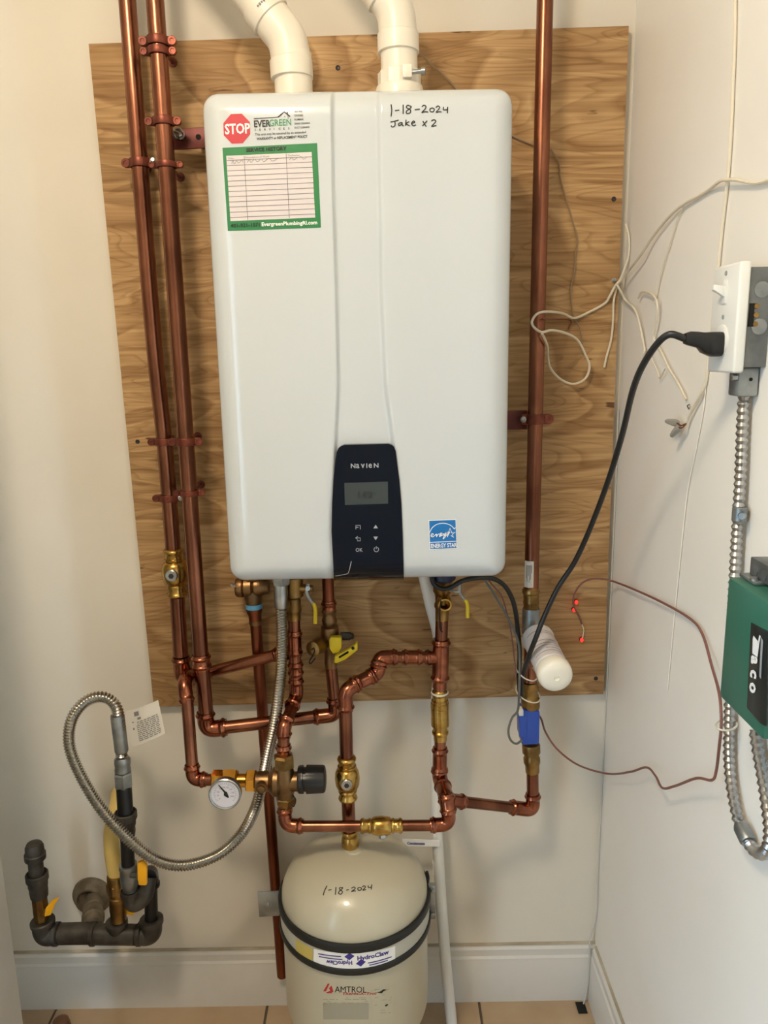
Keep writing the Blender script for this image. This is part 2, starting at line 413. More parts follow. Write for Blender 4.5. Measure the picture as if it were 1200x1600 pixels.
# open door slab standing along the left edge
dx = at(20, 1470, -0.30).x
dr = struct(obj('door_1', MB().box((dx - 0.036, -1.11, 0.012), (dx, -0.30, 2.04)), 'trim_paint', bevel=0.003), 'open white door slab swung against the side of the closet', 'door')
for za, zb in ((0.22, 0.95), (1.08, 1.88)):
    for ya, yb in ((-1.01, -0.75), (-0.66, -0.40)):
        obj('panel', MB().box((dx - 0.002, ya, za), (dx + 0.004, yb, zb)), 'trim_paint', dr, bevel=0.003)
# unseen dark slab added outside the doorway to block light from below
struct(obj('ground', MB().box((-5.5, -5.0, -0.06), (XL - 0.1, 2.0, -0.02)), 'paving', bevel=0.004), 'dark paving outside the doorway', 'paving')
# ceiling lamp
lp = thing('ceiling_lamp', LAMP_POS, 'round warm ceiling lamp with frosted glass bowl', 'lamp')
obj('base', MB().lathe(LAMP_POS + Vector((0, 0, 0.01)), (0, 0, -1), [(0, 0.15), (0.025, 0.15), (0.03, 0.14)], 32), 'lamp_base', lp)
obj('glass_bowl', MB().lathe(LAMP_POS + Vector((0, 0, -0.02)), (0, 0, -1), [(0, 0.135), (0.03, 0.128), (0.055, 0.10), (0.07, 0.06), (0.075, 0.0)], 32), 'lamp_glass', lp)

# ================================================================== PLYWOOD BOARD
bc = [at(138, 68, BOARD_Y), at(983, 40, BOARD_Y), at(943, 1085, BOARD_Y), at(240, 1105, BOARD_Y)]
bc[1].x = min(bc[1].x, XR - 0.006); bc[2].x = min(bc[2].x, XR - 0.006)
board = obj('plywood_board', MB().prism(bc, (0, 0.0175, 0)), 'plywood', bevel=0.0012)
tag(board, 'large tan plywood board fixed to the wall behind the water heater', 'board')
for px, py in ((528, 106), (959, 311), (931, 1060), (215, 690)):
    p = at(px, py, BOARD_Y); obj('screw', MB().lathe(p + Vector((0, 0.002, 0)), (0, -1, 0), [(0, 0.0042), (0.0026, 0.0042), (0.0034, 0.003), (0.0028, 0.0012)], 14), 'screw_dark', board)

# ================================================================== WATER HEATER
HX0, HX1, HZ0, HZ1 = -0.2478, 0.1930, 1.41 - 0.3535, 1.41 + 0.3630
HE, HF, HB, HC = -0.268, 0.030, -0.030, 0.024          # y of straight side end, edge fillet, back, corner radius
HCX, HCZ = (HX0 + HX1) / 2, (HZ0 + HZ1) / 2; HW, HH = (HX1 - HX0) / 2, (HZ1 - HZ0) / 2
def groove_edges(z):
    L_ = [(140, 519), (300, 521), (450, 526), (600, 529), (700, 524), (910, 519)]
    R_ = [(140, 595), (300, 598), (450, 600), (600, 606), (700, 619), (910, 632)]
    def ev(T, Y=-0.30):
        q = [(at(x, y, Y).z, at(x, y, Y).x) for y, x in T]
        for i in range(len(q) - 1):
            if z >= q[i + 1][0] or i == len(q) - 2:
                t = (z - q[i][0]) / (q[i + 1][0] - q[i][0]); t = max(-0.3, min(1.0, t)); return q[i][1] + (q[i + 1][1] - q[i][1]) * t
    return ev(L_), ev(R_)
def sst(a, b, x):
    t = max(0.0, min(1.0, (x - a) / (b - a))); return t * t * (3 - 2 * t)
def front_y(x, z, groove=True):
    ax, az = abs(x - HCX), abs(z - HCZ)
    qx, qz = ax - (HW - HC), az - (HH - HC)
    sd = (math.hypot(max(qx, 0), max(qz, 0)) + min(max(qx, qz), 0) - HC)
    d = max(0.0, -sd)
    e = HF - math.sqrt(max(0.0, HF * HF - (HF - d) ** 2)) if d < HF else 0.0
    bulge = 0.010 * (1 - (ax / HW) ** 2)
    y = HE - HF + e - bulge * min(1.0, d / HF)
    if groove:
        gl, gr = groove_edges(z)
        g = sst(gl - 0.003, gl + 0.003, x) * (1 - sst(gr - 0.008, gr + 0.000, x)); y += 0.0085 * g * min(1.0, d / 0.01)
    return y
def rr_clamp(x, z):                                       # keep grid points inside the rounded outline
    sx = 1 if x >= HCX else -1; sz = 1 if z >= HCZ else -1
    cx, cz = HCX + sx * (HW - HC), HCZ + sz * (HH - HC)
    if (x - cx) * sx > 0 and (z - cz) * sz > 0:
        ux, uz = x - cx, z - cz; m = max(abs(ux), abs(uz)); l = math.hypot(ux, uz)
        if l > 1e-9: k = m / l; return cx + ux * k, cz + uz * k
    return x, z
def knots(lo, hi, extra):
    k = [lo + HF * t for t in (0, 0.03, 0.1, 0.2, 0.35, 0.55, 0.8, 1.0)] + [hi - HF * t for t in (0, 0.03, 0.1, 0.2, 0.35, 0.55, 0.8, 1.0)] + extra
    return sorted(set(round(a, 6) for a in k))
xs = knots(HX0, HX1, [HX0 + 0.03 + i * (HX1 - HX0 - 0.06) / 30 for i in range(31)] + [-0.075 + i * 0.0022 for i in range(62)])
zs = knots(HZ0, HZ1, [HZ0 + 0.03 + i * (HZ1 - HZ0 - 0.06) / 46 for i in range(47)])
V = []
for z in zs:
    for x in xs:
        a, b = rr_clamp(x, z); V.append(Vector((a, front_y(a, b), b)))
nx, nz = len(xs), len(zs)
heater = thing('water_heater', Vector((HCX, -0.15, HZ0)), 'white glossy tankless water heater with black control panel on the plywood board', 'water heater')
F = [(j * nx + i, j * nx + i + 1, (j + 1) * nx + i + 1, (j + 1) * nx + i) for j in range(nz - 1) for i in range(nx - 1)]
hm = MB().add(V, F)
front_cover = obj('front_cover', hm, 'enamel', heater, angle=60)
ring = [i for i in range(nx)] + [j * nx + nx - 1 for j in range(1, nz)] + [(nz - 1) * nx + i for i in range(nx - 2, -1, -1)] + [j * nx for j in range(nz - 2, 0, -1)]
rp = [V[i] for i in ring]; n = len(rp)
case = MB().add([Vector((p.x, HE, p.z)) for p in rp] + [Vector((p.x, HB, p.z)) for p in rp], [(i, (i + 1) % n, (i + 1) % n + n, i + n) for i in range(n)] + [tuple(range(n, 2 * n))])
obj('case', case, 'enamel', heater, angle=40)
# bracket rails between case and board
for z in (HZ1 - 0.06, HZ0 + 0.06):
    obj('wall_bracket', MB().box((HX0 + 0.05, -0.030, z - 0.02), (HX1 - 0.05, BOARD_Y - 0.0008, z + 0.02)), 'galvanized', heater)
def H(px, py, lift=0.0006, groove=True):                  # pixel -> point on the heater front
    Y = HE - HF - 0.008
    for _ in range(4):
        p = at(px, py, Y); x = max(HX0, min(HX1, p.x)); z = max(HZ0, min(HZ1, p.z)); Y = front_y(x, z, groove) - lift
    return at(px, py, Y)
# control panel
CPL = [(695, 538), (697, 533), (700, 529), (706, 526), (720, 524), (750, 521), (785, 519), (830, 518), (870, 520), (907, 522)]
CPR = [(693.5, 607), (695, 612), (698, 615.5), (704, 618), (720, 620), (750, 624), (785, 627), (830, 629), (870, 630), (906, 631)]
Vp = []
zb = at(600, 908, HE - HF - 0.01).z
rows = []
for (ly, lx), (ry, rx) in zip(CPL, CPR): rows.append((lx, ly, rx, ry))
full = []
for i in range(len(rows) - 1):
    k = 3 if i < 4 else 12
    for j in range(k): t = j / k; full.append(tuple(rows[i][q] * (1 - t) + rows[i + 1][q] * t for q in range(4)))
full.append(rows[-1])
NC = 40
def cp(px, py, lift=0.0028): 
    q = H(px, py, lift, False); return q
for r_ in full:
    for i in range(NC + 1):
        t = i / NC; Vp.append(cp(r_[0] + (r_[2] - r_[0]) * t, r_[1] + (r_[3] - r_[1]) * t))
m_ = MB().add(Vp, [(j * (NC + 1) + i, j * (NC + 1) + i + 1, (j + 1) * (NC + 1) + i + 1, (j + 1) * (NC + 1) + i) for j in range(len(full) - 1) for i in range(NC)])
bd = [i for i in range(NC + 1)] + [j * (NC + 1) + NC for j in range(1, len(full))] + [(len(full) - 1) * (NC + 1) + i for i in range(NC - 1, -1, -1)] + [j * (NC + 1) for j in range(len(full) - 2, 0, -1)]
o0 = len(m_.v); m_.v += [m_.v[i] + Vector((0, 0.012, 0)) for i in bd]; nb = len(bd)
m_.f += [(bd[i], bd[(i + 1) % nb], o0 + (i + 1) % nb, o0 + i) for i in range(nb)]
panel = tag(obj('control_panel', m_, 'black_gloss', heater, angle=50), 'glossy black control panel with grey display and buttons')
CPF = lambda px, py, l: cp(px, py, 0.0030 + l)
obj('display', quad_mb(((538, 754.5), (606, 752.5), (606.5, 787), (539, 789)), CPF, 8, 4), 'lcd', panel)
obj('display_digits', text_mb('140', CPF, 556, 779, 12, -0.02, 1.0, 0.01, 0.05, lift=0.0009, mb=text_mb('F', CPF, 584, 772, 5, 0, lift=0.0009)), 'lcd_ink', panel)
mb = text_mb('N', CPF, 547.6, 731.5, 7, -0.02, 1.08, 0.02, lift=0.0005)
for ch, x in (('a', 556.3), ('v', 564.3), ('I', 571.8), ('e', 575.6), ('N', 583.6)):
    text_mb(ch, CPF, x, 731.5 - (x - 548) * 0.02, 7 if ch in 'IN' else 9.6, -0.02, 1.08 if ch in 'IN' else 0.88, 0.015, lift=0.0005, mb=mb)
obj('lettering', mb, 'panel_ink', panel)
mb = MB()
poly_mb(((583.5, 825.5), (587, 820), (590.5, 825.5)), CPF, mb, 0.0005); poly_mb(((583.5, 838.5), (590.5, 838.5), (587, 844)), CPF, mb, 0.0005)
stroke_mb([(588 + 3.6 * math.cos(a), 858.5 + 3.6 * math.sin(a)) for a in [-1.1 + i * 0.53 for i in range(11)]], CPF, 0.9, mb)
stroke_mb(((588, 853.5), (588, 858)), CPF, 0.9, mb, sm=False)
stroke_mb(((556, 827), (556, 821), (563, 821), (563, 827)), CPF, 0.9, mb, sm=False); stroke_mb(((556, 824), (560, 824)), CPF, 0.9, mb, sm=False)
stroke_mb(((559, 838), (555.5, 840.5), (559, 843)), CPF, 0.9, mb, sm=False); stroke_mb(((555.5, 840.5), (563, 840.5), (563, 845), (558, 845)), CPF, 0.9, mb, sm=False)
text_mb('OK', CPF, 555.5, 862, 5.5, -0.02, 0.95, 0.01, mb=mb, lift=0.0005)
stroke_mb(((549, 877), (545, 893), (541, 897), (524, 900)), CPF, 1.0, mb)
obj('button_marks', mb, 'panel_ink', panel)
# blue energy label
st = obj('efficiency_label', quad_mb(((669.5, 813), (712.5, 811), (714.5, 857), (671.5, 859)), H, 6, 6), 'print_white', heater)
obj('blue_field', quad_mb(((670.5, 814), (711.6, 812.2), (713.0, 845.0), (671.8, 847)), H, 6, 6, lift=0.0008), 'star_blue', st)
mb = quad_mb(((671.9, 848.2), (713.1, 846.2), (713.6, 856), (672.3, 858)), H, 6, 2, lift=0.0008)
obj('name_band', mb, 'star_blue', st)
mb = stroke_mb([(671.5, 832)] + [(692 + 20.5 * math.cos(a), 835 - 17.5 * math.sin(a)) for a in [2.85 - i * 0.26 for i in range(10)]] + [(711.5, 824)], H, 1.0, lift=0.0012)
stroke_mb(((673, 838), (677, 835), (675, 833.5), (673.5, 837), (676, 839), (680, 836), (682, 834.5), (682, 838.5), (684.5, 835), (687, 834.5), (687, 838.5), (691, 834), (688.5, 833), (689, 837), (692, 836), (694, 833.5), (694, 838), (697, 832), (696, 838), (692.5, 842), (694, 838), (699, 835.5), (700, 830.5), (699.5, 837), (703, 831)), H, 1.05, mb, 0.0012)
stroke_mb(((699, 839), (703, 825), (706, 832.5), (711.5, 831.5), (706.5, 835), (709, 840), (704.5, 836.5)), H, 1.1, mb, 0.0012, sm=False)
text_mb('ENERGY STAR', H, 673.2, 856.2, 6.2, -0.045, 0.72, 0.02, lift=0.0012, mb=mb)
obj('lettering', mb, 'print_white', st)
# service sticker
st = tag(obj('service_sticker', quad_mb(((347.5, 231), (495.5, 223.5), (501.5, 355.5), (356, 361)), H, 12, 10), 'sticker_green', heater), 'green framed service history sticker')
obj('writing_field', quad_mb(((353.5, 243.5), (487, 237.5), (492.5, 340), (360, 345.5)), H, 12, 10, lift=0.0008), 'sticker_white', st)
mb = MB()
for i in range(1, 13):
    t = (i - 0.1) / 12.6; a = Vector((353.7 + 6.3 * t, 243.5 + 102 * t)); b = Vector((487.2 + 5.3 * t, 237.5 + 102.5 * t)); stroke_mb((a, b), H, 0.75, mb, 0.0011, sm=False)
stroke_mb(((381.5, 244), (387, 344)), H, 0.8, mb, 0.0011, sm=False); stroke_mb(((447, 240), (452, 341)), H, 0.8, mb, 0.0011, sm=False)
obj('ruled_lines', mb, 'print_line', st)
mb = MB()
for s, x, y, w in (('Date', 356, 248.8, 2.8), ('Description of Work', 383, 247.2, 2.8), ('Technician', 449.5, 244.3, 2.8)): text_mb(s, H, x, y, w, -0.045, 1.1, 0.0, mb=mb, lift=0.0012)
for pts in (((362, 256), (364, 251), (366, 256), (370, 251.5), (373, 255), (378, 250), (380, 254)), ((386, 254), (390, 249), (392, 254), (398, 248.5), (402, 253), (408, 248), (412, 252.5), (420, 247.5), (426, 251.5), (434, 247.5)), ((452, 250), (456, 246), (459, 250), (465, 246), (472, 245), (474, 249), (480, 244.5))): stroke_mb(pts, H, 0.7, mb, 0.0012)
obj('small_writing', mb, 'print_grey', st)
obj('heading', text_mb('SERVICE HISTORY', H, 384.5, 237, 5.4, -0.045, 1.02, 0.03, lift=0.0012, mb=None), 'print_black', st)
obj('phone_number', text_mb('401-921-1071', H, 360.5, 355.5, 5.8, -0.04, 1.0, 0.02, lift=0.0012), 'print_black', st)
obj('web_address', text_mb('EvergreenPlumbingRI.com', H, 408.5, 353.3, 5.8, -0.035, 1.0, 0.025, lift=0.0012), 'print_white', st)
oc = [(370 + 23.3 * math.cos(math.pi / 8 + i * math.pi / 4 - 0.04) * 0.96, 201 + 25 * math.sin(math.pi / 8 + i * math.pi / 4 - 0.04)) for i in range(8)]
st = tag(obj('stop_sticker', poly_mb(oc, H), 'stop_red', heater), 'red octagonal stop sticker')
obj('lettering', text_mb('STOP', H, 351.5, 209.5, 15.5, -0.045, 0.74, 0.025, lift=0.0009), 'print_white', st)
hz = obj('company_logo', text_mb('EVER', H, 396.5, 198.5, 10.2, -0.04, 0.80, 0.03), 'print_black', heater)
obj('logo_green_letters', text_mb('GREEN', H, 420.3, 197.0, 10.2, -0.04, 0.78, 0.015), 'logo_green', hz)
mb = stroke_mb(((396.5, 185.5), (434.5, 183.0), (444, 174.6), (453, 182)), H, 1.0, sm=False)
stroke_mb(((434.5, 183), (444, 174.6), (453.2, 182)), H, 1.9, mb, sm=False)
stroke_mb(((450, 180), (450, 186)), H, 0.7, mb, sm=False); stroke_mb(((448.8, 178), (448.8, 174.8)), H, 1.6, mb, sm=False); stroke_mb(((445, 181.5), (445, 182.6)), H, 1.2, mb, sm=False)
obj('logo_house', mb, 'print_black', hz)
mb = MB()
for i, ch in enumerate('SERVICES'): text_mb(ch, H, 397.6 + i * 7.5, 204.6 - i * 0.33, 3.4, -0.04, 1.0, 0.01, mb=mb)
for i, s in enumerate(('HEATING', 'COOLING', 'PLUMBING', 'DRAIN CLEANING', 'DUCT CLEANING')): text_mb(s, H, 459.7 + i * 0.1, 175.6 + i * 6.3, 2.9, -0.035, 0.72, 0.012, mb=mb)
text_mb('This unit may be covered by an extended', H, 398.5, 212, 3.9, -0.05, 0.855, 0.008, mb=mb)
text_mb('WARRANTY or REPLACEMENT POLICY', H, 401, 218.8, 3.9, -0.05, 0.82, 0.022, mb=mb)
obj('logo_small_print', mb, 'print_black', hz)
# felt pen note
pen = [[(611, 163), (612, 172), (611, 182)], [(617, 173), (624, 172)], [(630, 163.5), (630, 178)], [(643, 166.5), (637, 164.5), (635, 168), (641, 171.5), (641, 176), (636, 177.5), (635, 174), (640, 170), (643, 166.5)],
       [(648, 171.5), (656, 170.5)], [(659, 167), (662, 164.5), (665.5, 166), (664, 170.5), (659, 176), (664, 174.5), (669, 175)], [(676, 168.5), (672, 170), (672.5, 174), (677, 174.5), (678.5, 170.5), (675.5, 168.5)],
       [(681, 168), (684, 165.5), (687, 167.5), (685, 171), (681.5, 175.5), (686, 174.5), (690, 175)], [(693, 167), (693, 171.5), (699, 171)], [(699.5, 167), (699, 177)],
       [(610, 190.5), (618, 189), (623, 187.5)], [(617, 189.5), (617, 196), (613, 198.5), (611, 196)], [(627, 191.5), (623, 193), (623.5, 196.5), (627.5, 194), (628, 191), (629, 196), (631, 196.5)],
       [(634.5, 187), (633.5, 196.5)], [(639.5, 190), (634.5, 193), (640, 196.5)], [(643, 193), (648, 191), (646, 189), (643, 193), (646, 196.5), (650, 195)], [(660.5, 189), (666, 198)], [(667.5, 188.5), (660, 197)], [(674, 189), (678, 187), (681, 189.5), (678, 193.5), (674.5, 197.5), (682, 196)]]
mb = MB()
for p in pen: stroke_mb(p, H, 1.7, mb)
tag(obj('felt_pen_note', mb, 'marker', heater), 'handwritten black felt pen date and name')

# ================================================================== COPPER PLUMBING
def vpipe(px0, py0, px1, py1, Y0, Y1=None): return at(px0, py0, Y0), at(px1, py1, Y0 if Y1 is None else Y1)
Y1, Y2 = -0.060, -0.108
R1 = 0.0143
# ---- riser one: hot water riser with brass valve
p0 = at(199, 0, Y1); p0.z = 2.44
pv0, pv1 = at(270.5, 857, Y1), at(277, 932, Y1)
pa = at(284.5, 1042, Y1); pb = at(302, 1058, Y1)
t = thing('copper_riser', at(284, 1042, Y1), 'outermost tall copper riser with a brass valve, hooked into an elbow at its foot', 'pipe', 'copper risers')
obj('pipe', MB().tube(smooth([p0, at(199, 0, Y1), at(237.5, 500, Y1), at(257, 690, Y1), pv0], 8), R1, 20), 'copper', t)
pipe(t, [pv1, at(282.5, 1024, Y1)], R1, 'copper', 'lower_pipe')
press(t, [at(283, 1026, Y1), at(285.5, 1058, Y1), at(304, 1058, Y1)], R1, 'elbow', bend=0.03)
t = thing('ball_valve', pv1, 'brass valve with a round screw stem on the outermost copper riser', 'valve')
ball_valve(t, pv0, pv1, R1, 'brass')
# ---- riser two: runs down, along and up again to the yellow-handled valve
q0 = at(242, 0, Y2); q0.z = 2.44
YB = -0.075
t = thing('copper_riser', at(325, 1140, Y2), 'tall copper riser beside the water heater, turning along below the board', 'pipe', 'copper risers')
pipe(t, [q0, at(314.5, 1034, Y2)], R1, 'copper')
press(t, [at(313.4, 1022, Y2), at(315.6, 1045, Y2)], R1, 'coupling')
pipe(t, [at(315.2, 1040, Y2), at(322, 1118, Y2)], R1, 'copper', 'lower_pipe')
press(t, [at(320.5, 1112, Y2), at(323, 1140, Y2), at(354, 1136.5, Y2)], R1, 'elbow', bend=0.03)
pipe(t, [at(350, 1137, Y2), at(498, 1119.5, YB)], R1 * 0.86, 'copper', 'horizontal_pipe')
press(t, [at(490, 1120.5, YB), at(526, 1117, YB), at(522, 1090, YB)], R1 * 0.88, 'elbow', bend=0.03)
pipe(t, [at(522.4, 1094, YB), at(517.5, 1043.2, YB)], R1 * 0.80, 'copper', 'pipe')
# ---- hot link: slanting pipe from the elbow back to the heater outlet, and the drop to the mixing valve
t = thing('copper_link_pipe', at(302, 1058, Y1), 'slanting copper pipe tying the outermost riser elbow to the outlet drop', 'pipe')
press(t, [at(301, 1056, Y1), at(330, 1049, Y1 + 0.004)], R1 * 0.95, 'tee')
pipe(t, [at(324, 1051, Y1), at(437, 1022, -0.085)], R1 * 0.78, 'copper')
press(t, [at(428, 1024.5, -0.083), at(452, 1018.5, -0.088)], R1 * 0.8, 'coupling')
t = thing('copper_drop_pipe', at(303, 1205, -0.16), 'copper drop pipe from the slanting link down to the gauge', 'pipe')
press(t, [at(300, 1056, Y1 - 0.014), at(287, 1061, -0.125), at(292, 1099, -0.145)], R1 * 0.82, 'elbow', bend=0.04)
pipe(t, [at(292.3, 1094, -0.145), at(300.5, 1200, -0.18)], R1 * 0.78, 'copper')
press(t, [at(299.5, 1194, -0.18), at(302, 1217, -0.182), at(322, 1218.5, -0.185)], R1 * 0.80, 'elbow', bend=0.022)
pipe(t, [at(318, 1218.5, -0.185), at(334, 1218.5, -0.187)], R1 * 0.75, 'copper', 'stub_pipe')
# ---- relief valve and its discharge pipe
YC = -0.055
zbot = HZ0
t = thing('relief_valve', at(397, 962, YC), 'bronze pressure relief valve under the heater above the dark discharge pipe', 'valve')
pa, pb = at(369, 918, YC), at(424, 916, YC)
obj('body', MB().lathe(pa, pb - pa, [(0, 0.017), (0.004, 0.019), (0.012, 0.019), (0.014, 0.0165), (0.017, 0.02), (0.03, 0.02), (0.033, 0.0165), (0.036, 0.019), (0.044, 0.0195), (0.05, 0.017), (0.062, 0.015)], 24), 'bronze', t)
obj('outlet', MB().lathe(at(394.5, 922, YC), at(397, 948, YC) - at(394.5, 922, YC), [(0, 0.016), (0.012, 0.018), (0.026, 0.0155)], 20), 'bronze', t)
obj('blue_ring', MB().lathe(at(396.6, 943, YC), (0, 0, -1), [(0, 0.0145), (0.001, 0.0158), (0.009, 0.0158), (0.010, 0.0145)], 20), 'blue_ring', t)
obj('adapter', MB().lathe(at(397, 951, YC), at(399.5, 972, YC) - at(397, 951, YC), [(0, 0.0158), (0.006, 0.0152), (0.012, 0.0125), (0.024, 0.0122)], 20), 'copper_aged', t)
obj('test_lever', MB().tube([at(371, 914, YC - 0.012), at(364, 916, YC - 0.015), at(361, 912, YC - 0.016)], 0.003, 8), 'steel', t)
hexnut(t, at(394.5, 905, YC), (0, 0, 1), 0.030, 0.019, 'bronze', 'inlet_nut')
obj('inlet_stub', MB().lathe(at(394.5, 905, YC), (0, 0, 1), [(0, 0.012), (HZ0 + 0.001 - at(394.5, 905, YC).z, 0.012)], 18), 'bronze', t)
t = thing('discharge_pipe', at(440, 1525, -0.030), 'long dark aged copper discharge pipe hanging beside the tank, open at its foot', 'pipe')
a, b = at(399.2, 969, YC), at(441, 1524, -0.030)
ax = (b - a); L = ax.length
obj('pipe', MB().lathe(a, ax, [(0, 0.0111), (L, 0.0111), (L, 0.0098), (L - 0.02, 0.0098)], 22), 'copper_aged', t)
obj('solder_ring', MB().lathe(a, ax, [(0.0, 0.0125), (0.004, 0.0132), (0.008, 0.0125)], 20), 'bronze', t)
# ---- hot outlet with yellow lever, drop to the mixing valve
YE = -0.10
t = thing('outlet_valve', at(459, 970, YE), 'brass outlet valve with bent steel lever and yellow grip beside the steel gas hose', 'valve')
v_ = at(457, 870, YE); obj('inlet_stub', MB().lathe(v_, (0, 0, 1), [(0, 0.0125), (HZ0 + 0.001 - v_.z, 0.0125)], 18), 'brass_dull', t)
a, b = at(457, 868, YE), at(459, 968, YE); L = (b - a).length
obj('valve_body', MB().lathe(a, b - a, [(0, 0.013), (L * .3, 0.013), (L * .33, 0.019), (L * .62, 0.019), (L * .66, 0.0135), (L * .8, 0.0135), (L * .82, 0.0150), (L * .86, 0.0150), (L * .88, 0.0135), (L * .96, 0.0135), (L, 0.0125)], 20), 'brass_dull', t)
obj('stem', MB().lathe(at(464, 919, YE - 0.005), (1, -0.1, 0), [(0, 0.008), (0.02, 0.008), (0.022, 0.006), (0.03, 0.006)], 14), 'brass_dull', t)
lv = [at(482, 912, YE - 0.01), at(479, 922, YE - 0.012), at(482, 933, YE - 0.014), at(490, 944, YE - 0.016)]
obj('lever', MB().tube(smooth(lv, 6), 0.0035, 8), 'steel', t)
obj('lever_nut', MB().lathe(at(480, 918, YE - 0.012), (0.3, -1, 0), [(0, 0.005), (0.006, 0.005)], 6), 'steel', t)
obj('yellow_grip', MB().tube(smooth([at(489.5, 942, YE - 0.016), at(492.5, 952, YE - 0.017), at(492.5, 974, YE - 0.017)], 6), 0.0036, 8), 'yellow', t)
t = thing('outlet_drop_pipe', at(443, 1172, -0.185), 'offset copper drop between the outlet valve and the mixing valve', 'pipe')
pipe(t, [at(459.3, 964, YE), at(462.5, 1090, YE)], R1 * 0.80, 'copper')
press(t, [at(459.6, 985, YE), at(461, 1024, YE)], R1 * 0.82, 'tee')
press(t, [at(461.4, 1034, YE), at(462.4, 1056, YE)], R1 * 0.82, 'coupling')
press(t, [at(462.4, 1060, YE), at(463.6, 1088, YE), at(455, 1106, YE - 0.03)], R1 * 0.82, 'elbow', bend=0.03)
pipe(t, [at(459, 1098, YE - 0.015), at(445, 1134, -0.178)], R1 * 0.78, 'copper', 'offset_pipe')
press(t, [at(449, 1122, -0.165), at(443.5, 1137, -0.183), at(443, 1152, -0.185)], R1 * 0.82, 'elbow', bend=0.03)
pipe(t, [at(443, 1148, -0.185), at(443, 1178, -0.185)], R1 * 0.78, 'copper', 'lower_pipe')
press(t, [at(443, 1163, -0.185), at(443, 1182, -0.185)], R1 * 0.80, 'coupling', both=False)
# ---- mixing valve with thermometer
YM = -0.19
def lx(px, py, Y): return at(px, py, Y)
t = thing('mixing_valve', at(443, 1262, YM), 'bronze mixing valve with ribbed black knob and brass unions', 'valve')
S = mpp(at(443, 1220, YM))
def hl(px0, px1, py, prof, material, name, seg=24, rot=0.0, Y=YM, ang=35):
    a, b = at(px0, py, Y), at(px1, py, Y); ax = b - a; L = ax.length
    return obj(name, MB().lathe(a, ax, [(q * L, r * S) for q, r in prof], seg, rot), material, t, angle=ang)
hl(400, 468, 1221, [(0, 15), (0.1, 16), (0.3, 15), (0.36, 19), (0.42, 23), (0.52, 23), (0.58, 18), (0.62, 15.5), (1, 15)], 'bronze', 'body', 28)
obj('vertical_body', MB().lathe(at(443, 1192, YM), (0, 0, -1), [(0, 14 * S), (12 * S, 15 * S), (25 * S, 18 * S), (40 * S, 17 * S), (60 * S, 13 * S), (70 * S, 13 * S)], 24), 'bronze', t)
obj('top_nut', MB().lathe(at(443, 1179, YM), (0, 0, -1), [(0, 13 * S), (3 * S, 16.5 * S), (20 * S, 16.5 * S), (22 * S, 14 * S)], 6, 0.3), 'brass_dull', t, angle=20)
obj('bottom_nut', MB().lathe(at(446, 1244, YM), (0, 0, -1), [(0, 15 * S), (2 * S, 16 * S), (10 * S, 15 * S), (18 * S, 11 * S), (22 * S, 10 * S)], 6, 0.2), 'brass_dull', t, angle=20)
obj('seal_loop', MB().tube(smooth([at(457, 1242, YM - 0.01), at(462, 1250, YM - 0.012), at(459, 1260, YM - 0.012), at(455, 1258, YM - 0.01)], 6), 0.0012, 6), 'iron_black', t)
hl(385, 401, 1220, [(0, 15), (0.12, 18), (0.85, 18), (1, 15)], 'gold_brass', 'union_nut', 6, 0.5, ang=20)
hl(371, 386, 1219.5, [(0, 10.5), (1, 10.5)], 'gold_brass', 'union_tail')
hl(348, 371.5, 1217, [(0, 13), (0.1, 16), (0.9, 16), (1, 13)], 'gold_brass', 'gauge_tee', 6, 0.5, ang=20)
hl(331, 348.5, 1217, [(0, 11), (0.12, 14), (0.9, 14), (1, 12)], 'gold_brass', 'adapter_nut', 6, 0.2, ang=20)
obj('side_port', MB().lathe(at(411, 1219, YM), (0, -1, -0.1), [(0, 8.5 * S), (20 * S, 8.5 * S), (20 * S, 6 * S), (24 * S, 6 * S), (24.5 * S, 5 * S)], 18), 'bronze', t)
a, b = at(466, 1218, YM), at(508.5, 1217, YM); ax = b - a; L = ax.length
kn = obj('knob', MB().lathe(a, ax, [(0, 20 * S), (0.06 * L, 21.5 * S), (0.2 * L, 21.5 * S), (0.21 * L, 18.5 * S), (0.3 * L, 18.5 * S), (0.31 * L, 22 * S), (0.92 * L, 21 * S), (0.98 * L, 19.5 * S), (L, 17 * S)], 48, 0, lambda k: 1.0 if k % 4 < 2 else 0.965), 'black_plastic', t, angle=30)
obj('knob_cap', MB().lathe(b - ax.normalized() * 0.001, ax, [(0, 14 * S), (0.0015, 14 * S), (0.002, 12 * S)], 24), 'black_plastic', kn)
# thermometer
YG = -0.245
gc = at(352, 1239.5, YG); SG = mpp(gc); gd = (CAM - gc); gd = Vector((0.02, -1, 0.10)).normalized()
g = thing('thermometer', gc - Vector((0, 0, 25 * SG)), 'round white dial thermometer with steel rim on the brass mixing union', 'gauge')
obj('case', MB().lathe(gc - gd * -0.002, -gd, [(0, 25.2 * SG), (0.008, 25.2 * SG), (0.012, 20 * SG), (0.015, 7 * SG), (0.035, 7 * SG), (0.045, 6 * SG)], 36), 'steel', g)
gu = Vector((1, 0, 0)); gv = gd.cross(gu).normalized(); gu = gv.cross(gd).normalized()
if gv.z < 0: gv = -gv
def GF(x, y, l): return gc + (gu * (x - 352) - gv * (y - 1239.5)) * SG + gd * (0.0022 + l)
prof = [(25.2, 0.0), (25.2, 0.0045), (23.8, 0.0058), (22.2, 0.0048), (22.0, 0.0015)]
rm = MB(); seg = 40
for (r_, h_) in prof:
    for k in range(seg):
        a_ = 2 * math.pi * k / seg; rm.v.append(gc + (gu * math.cos(a_) + gv * math.sin(a_)) * r_ * SG + gd * h_)
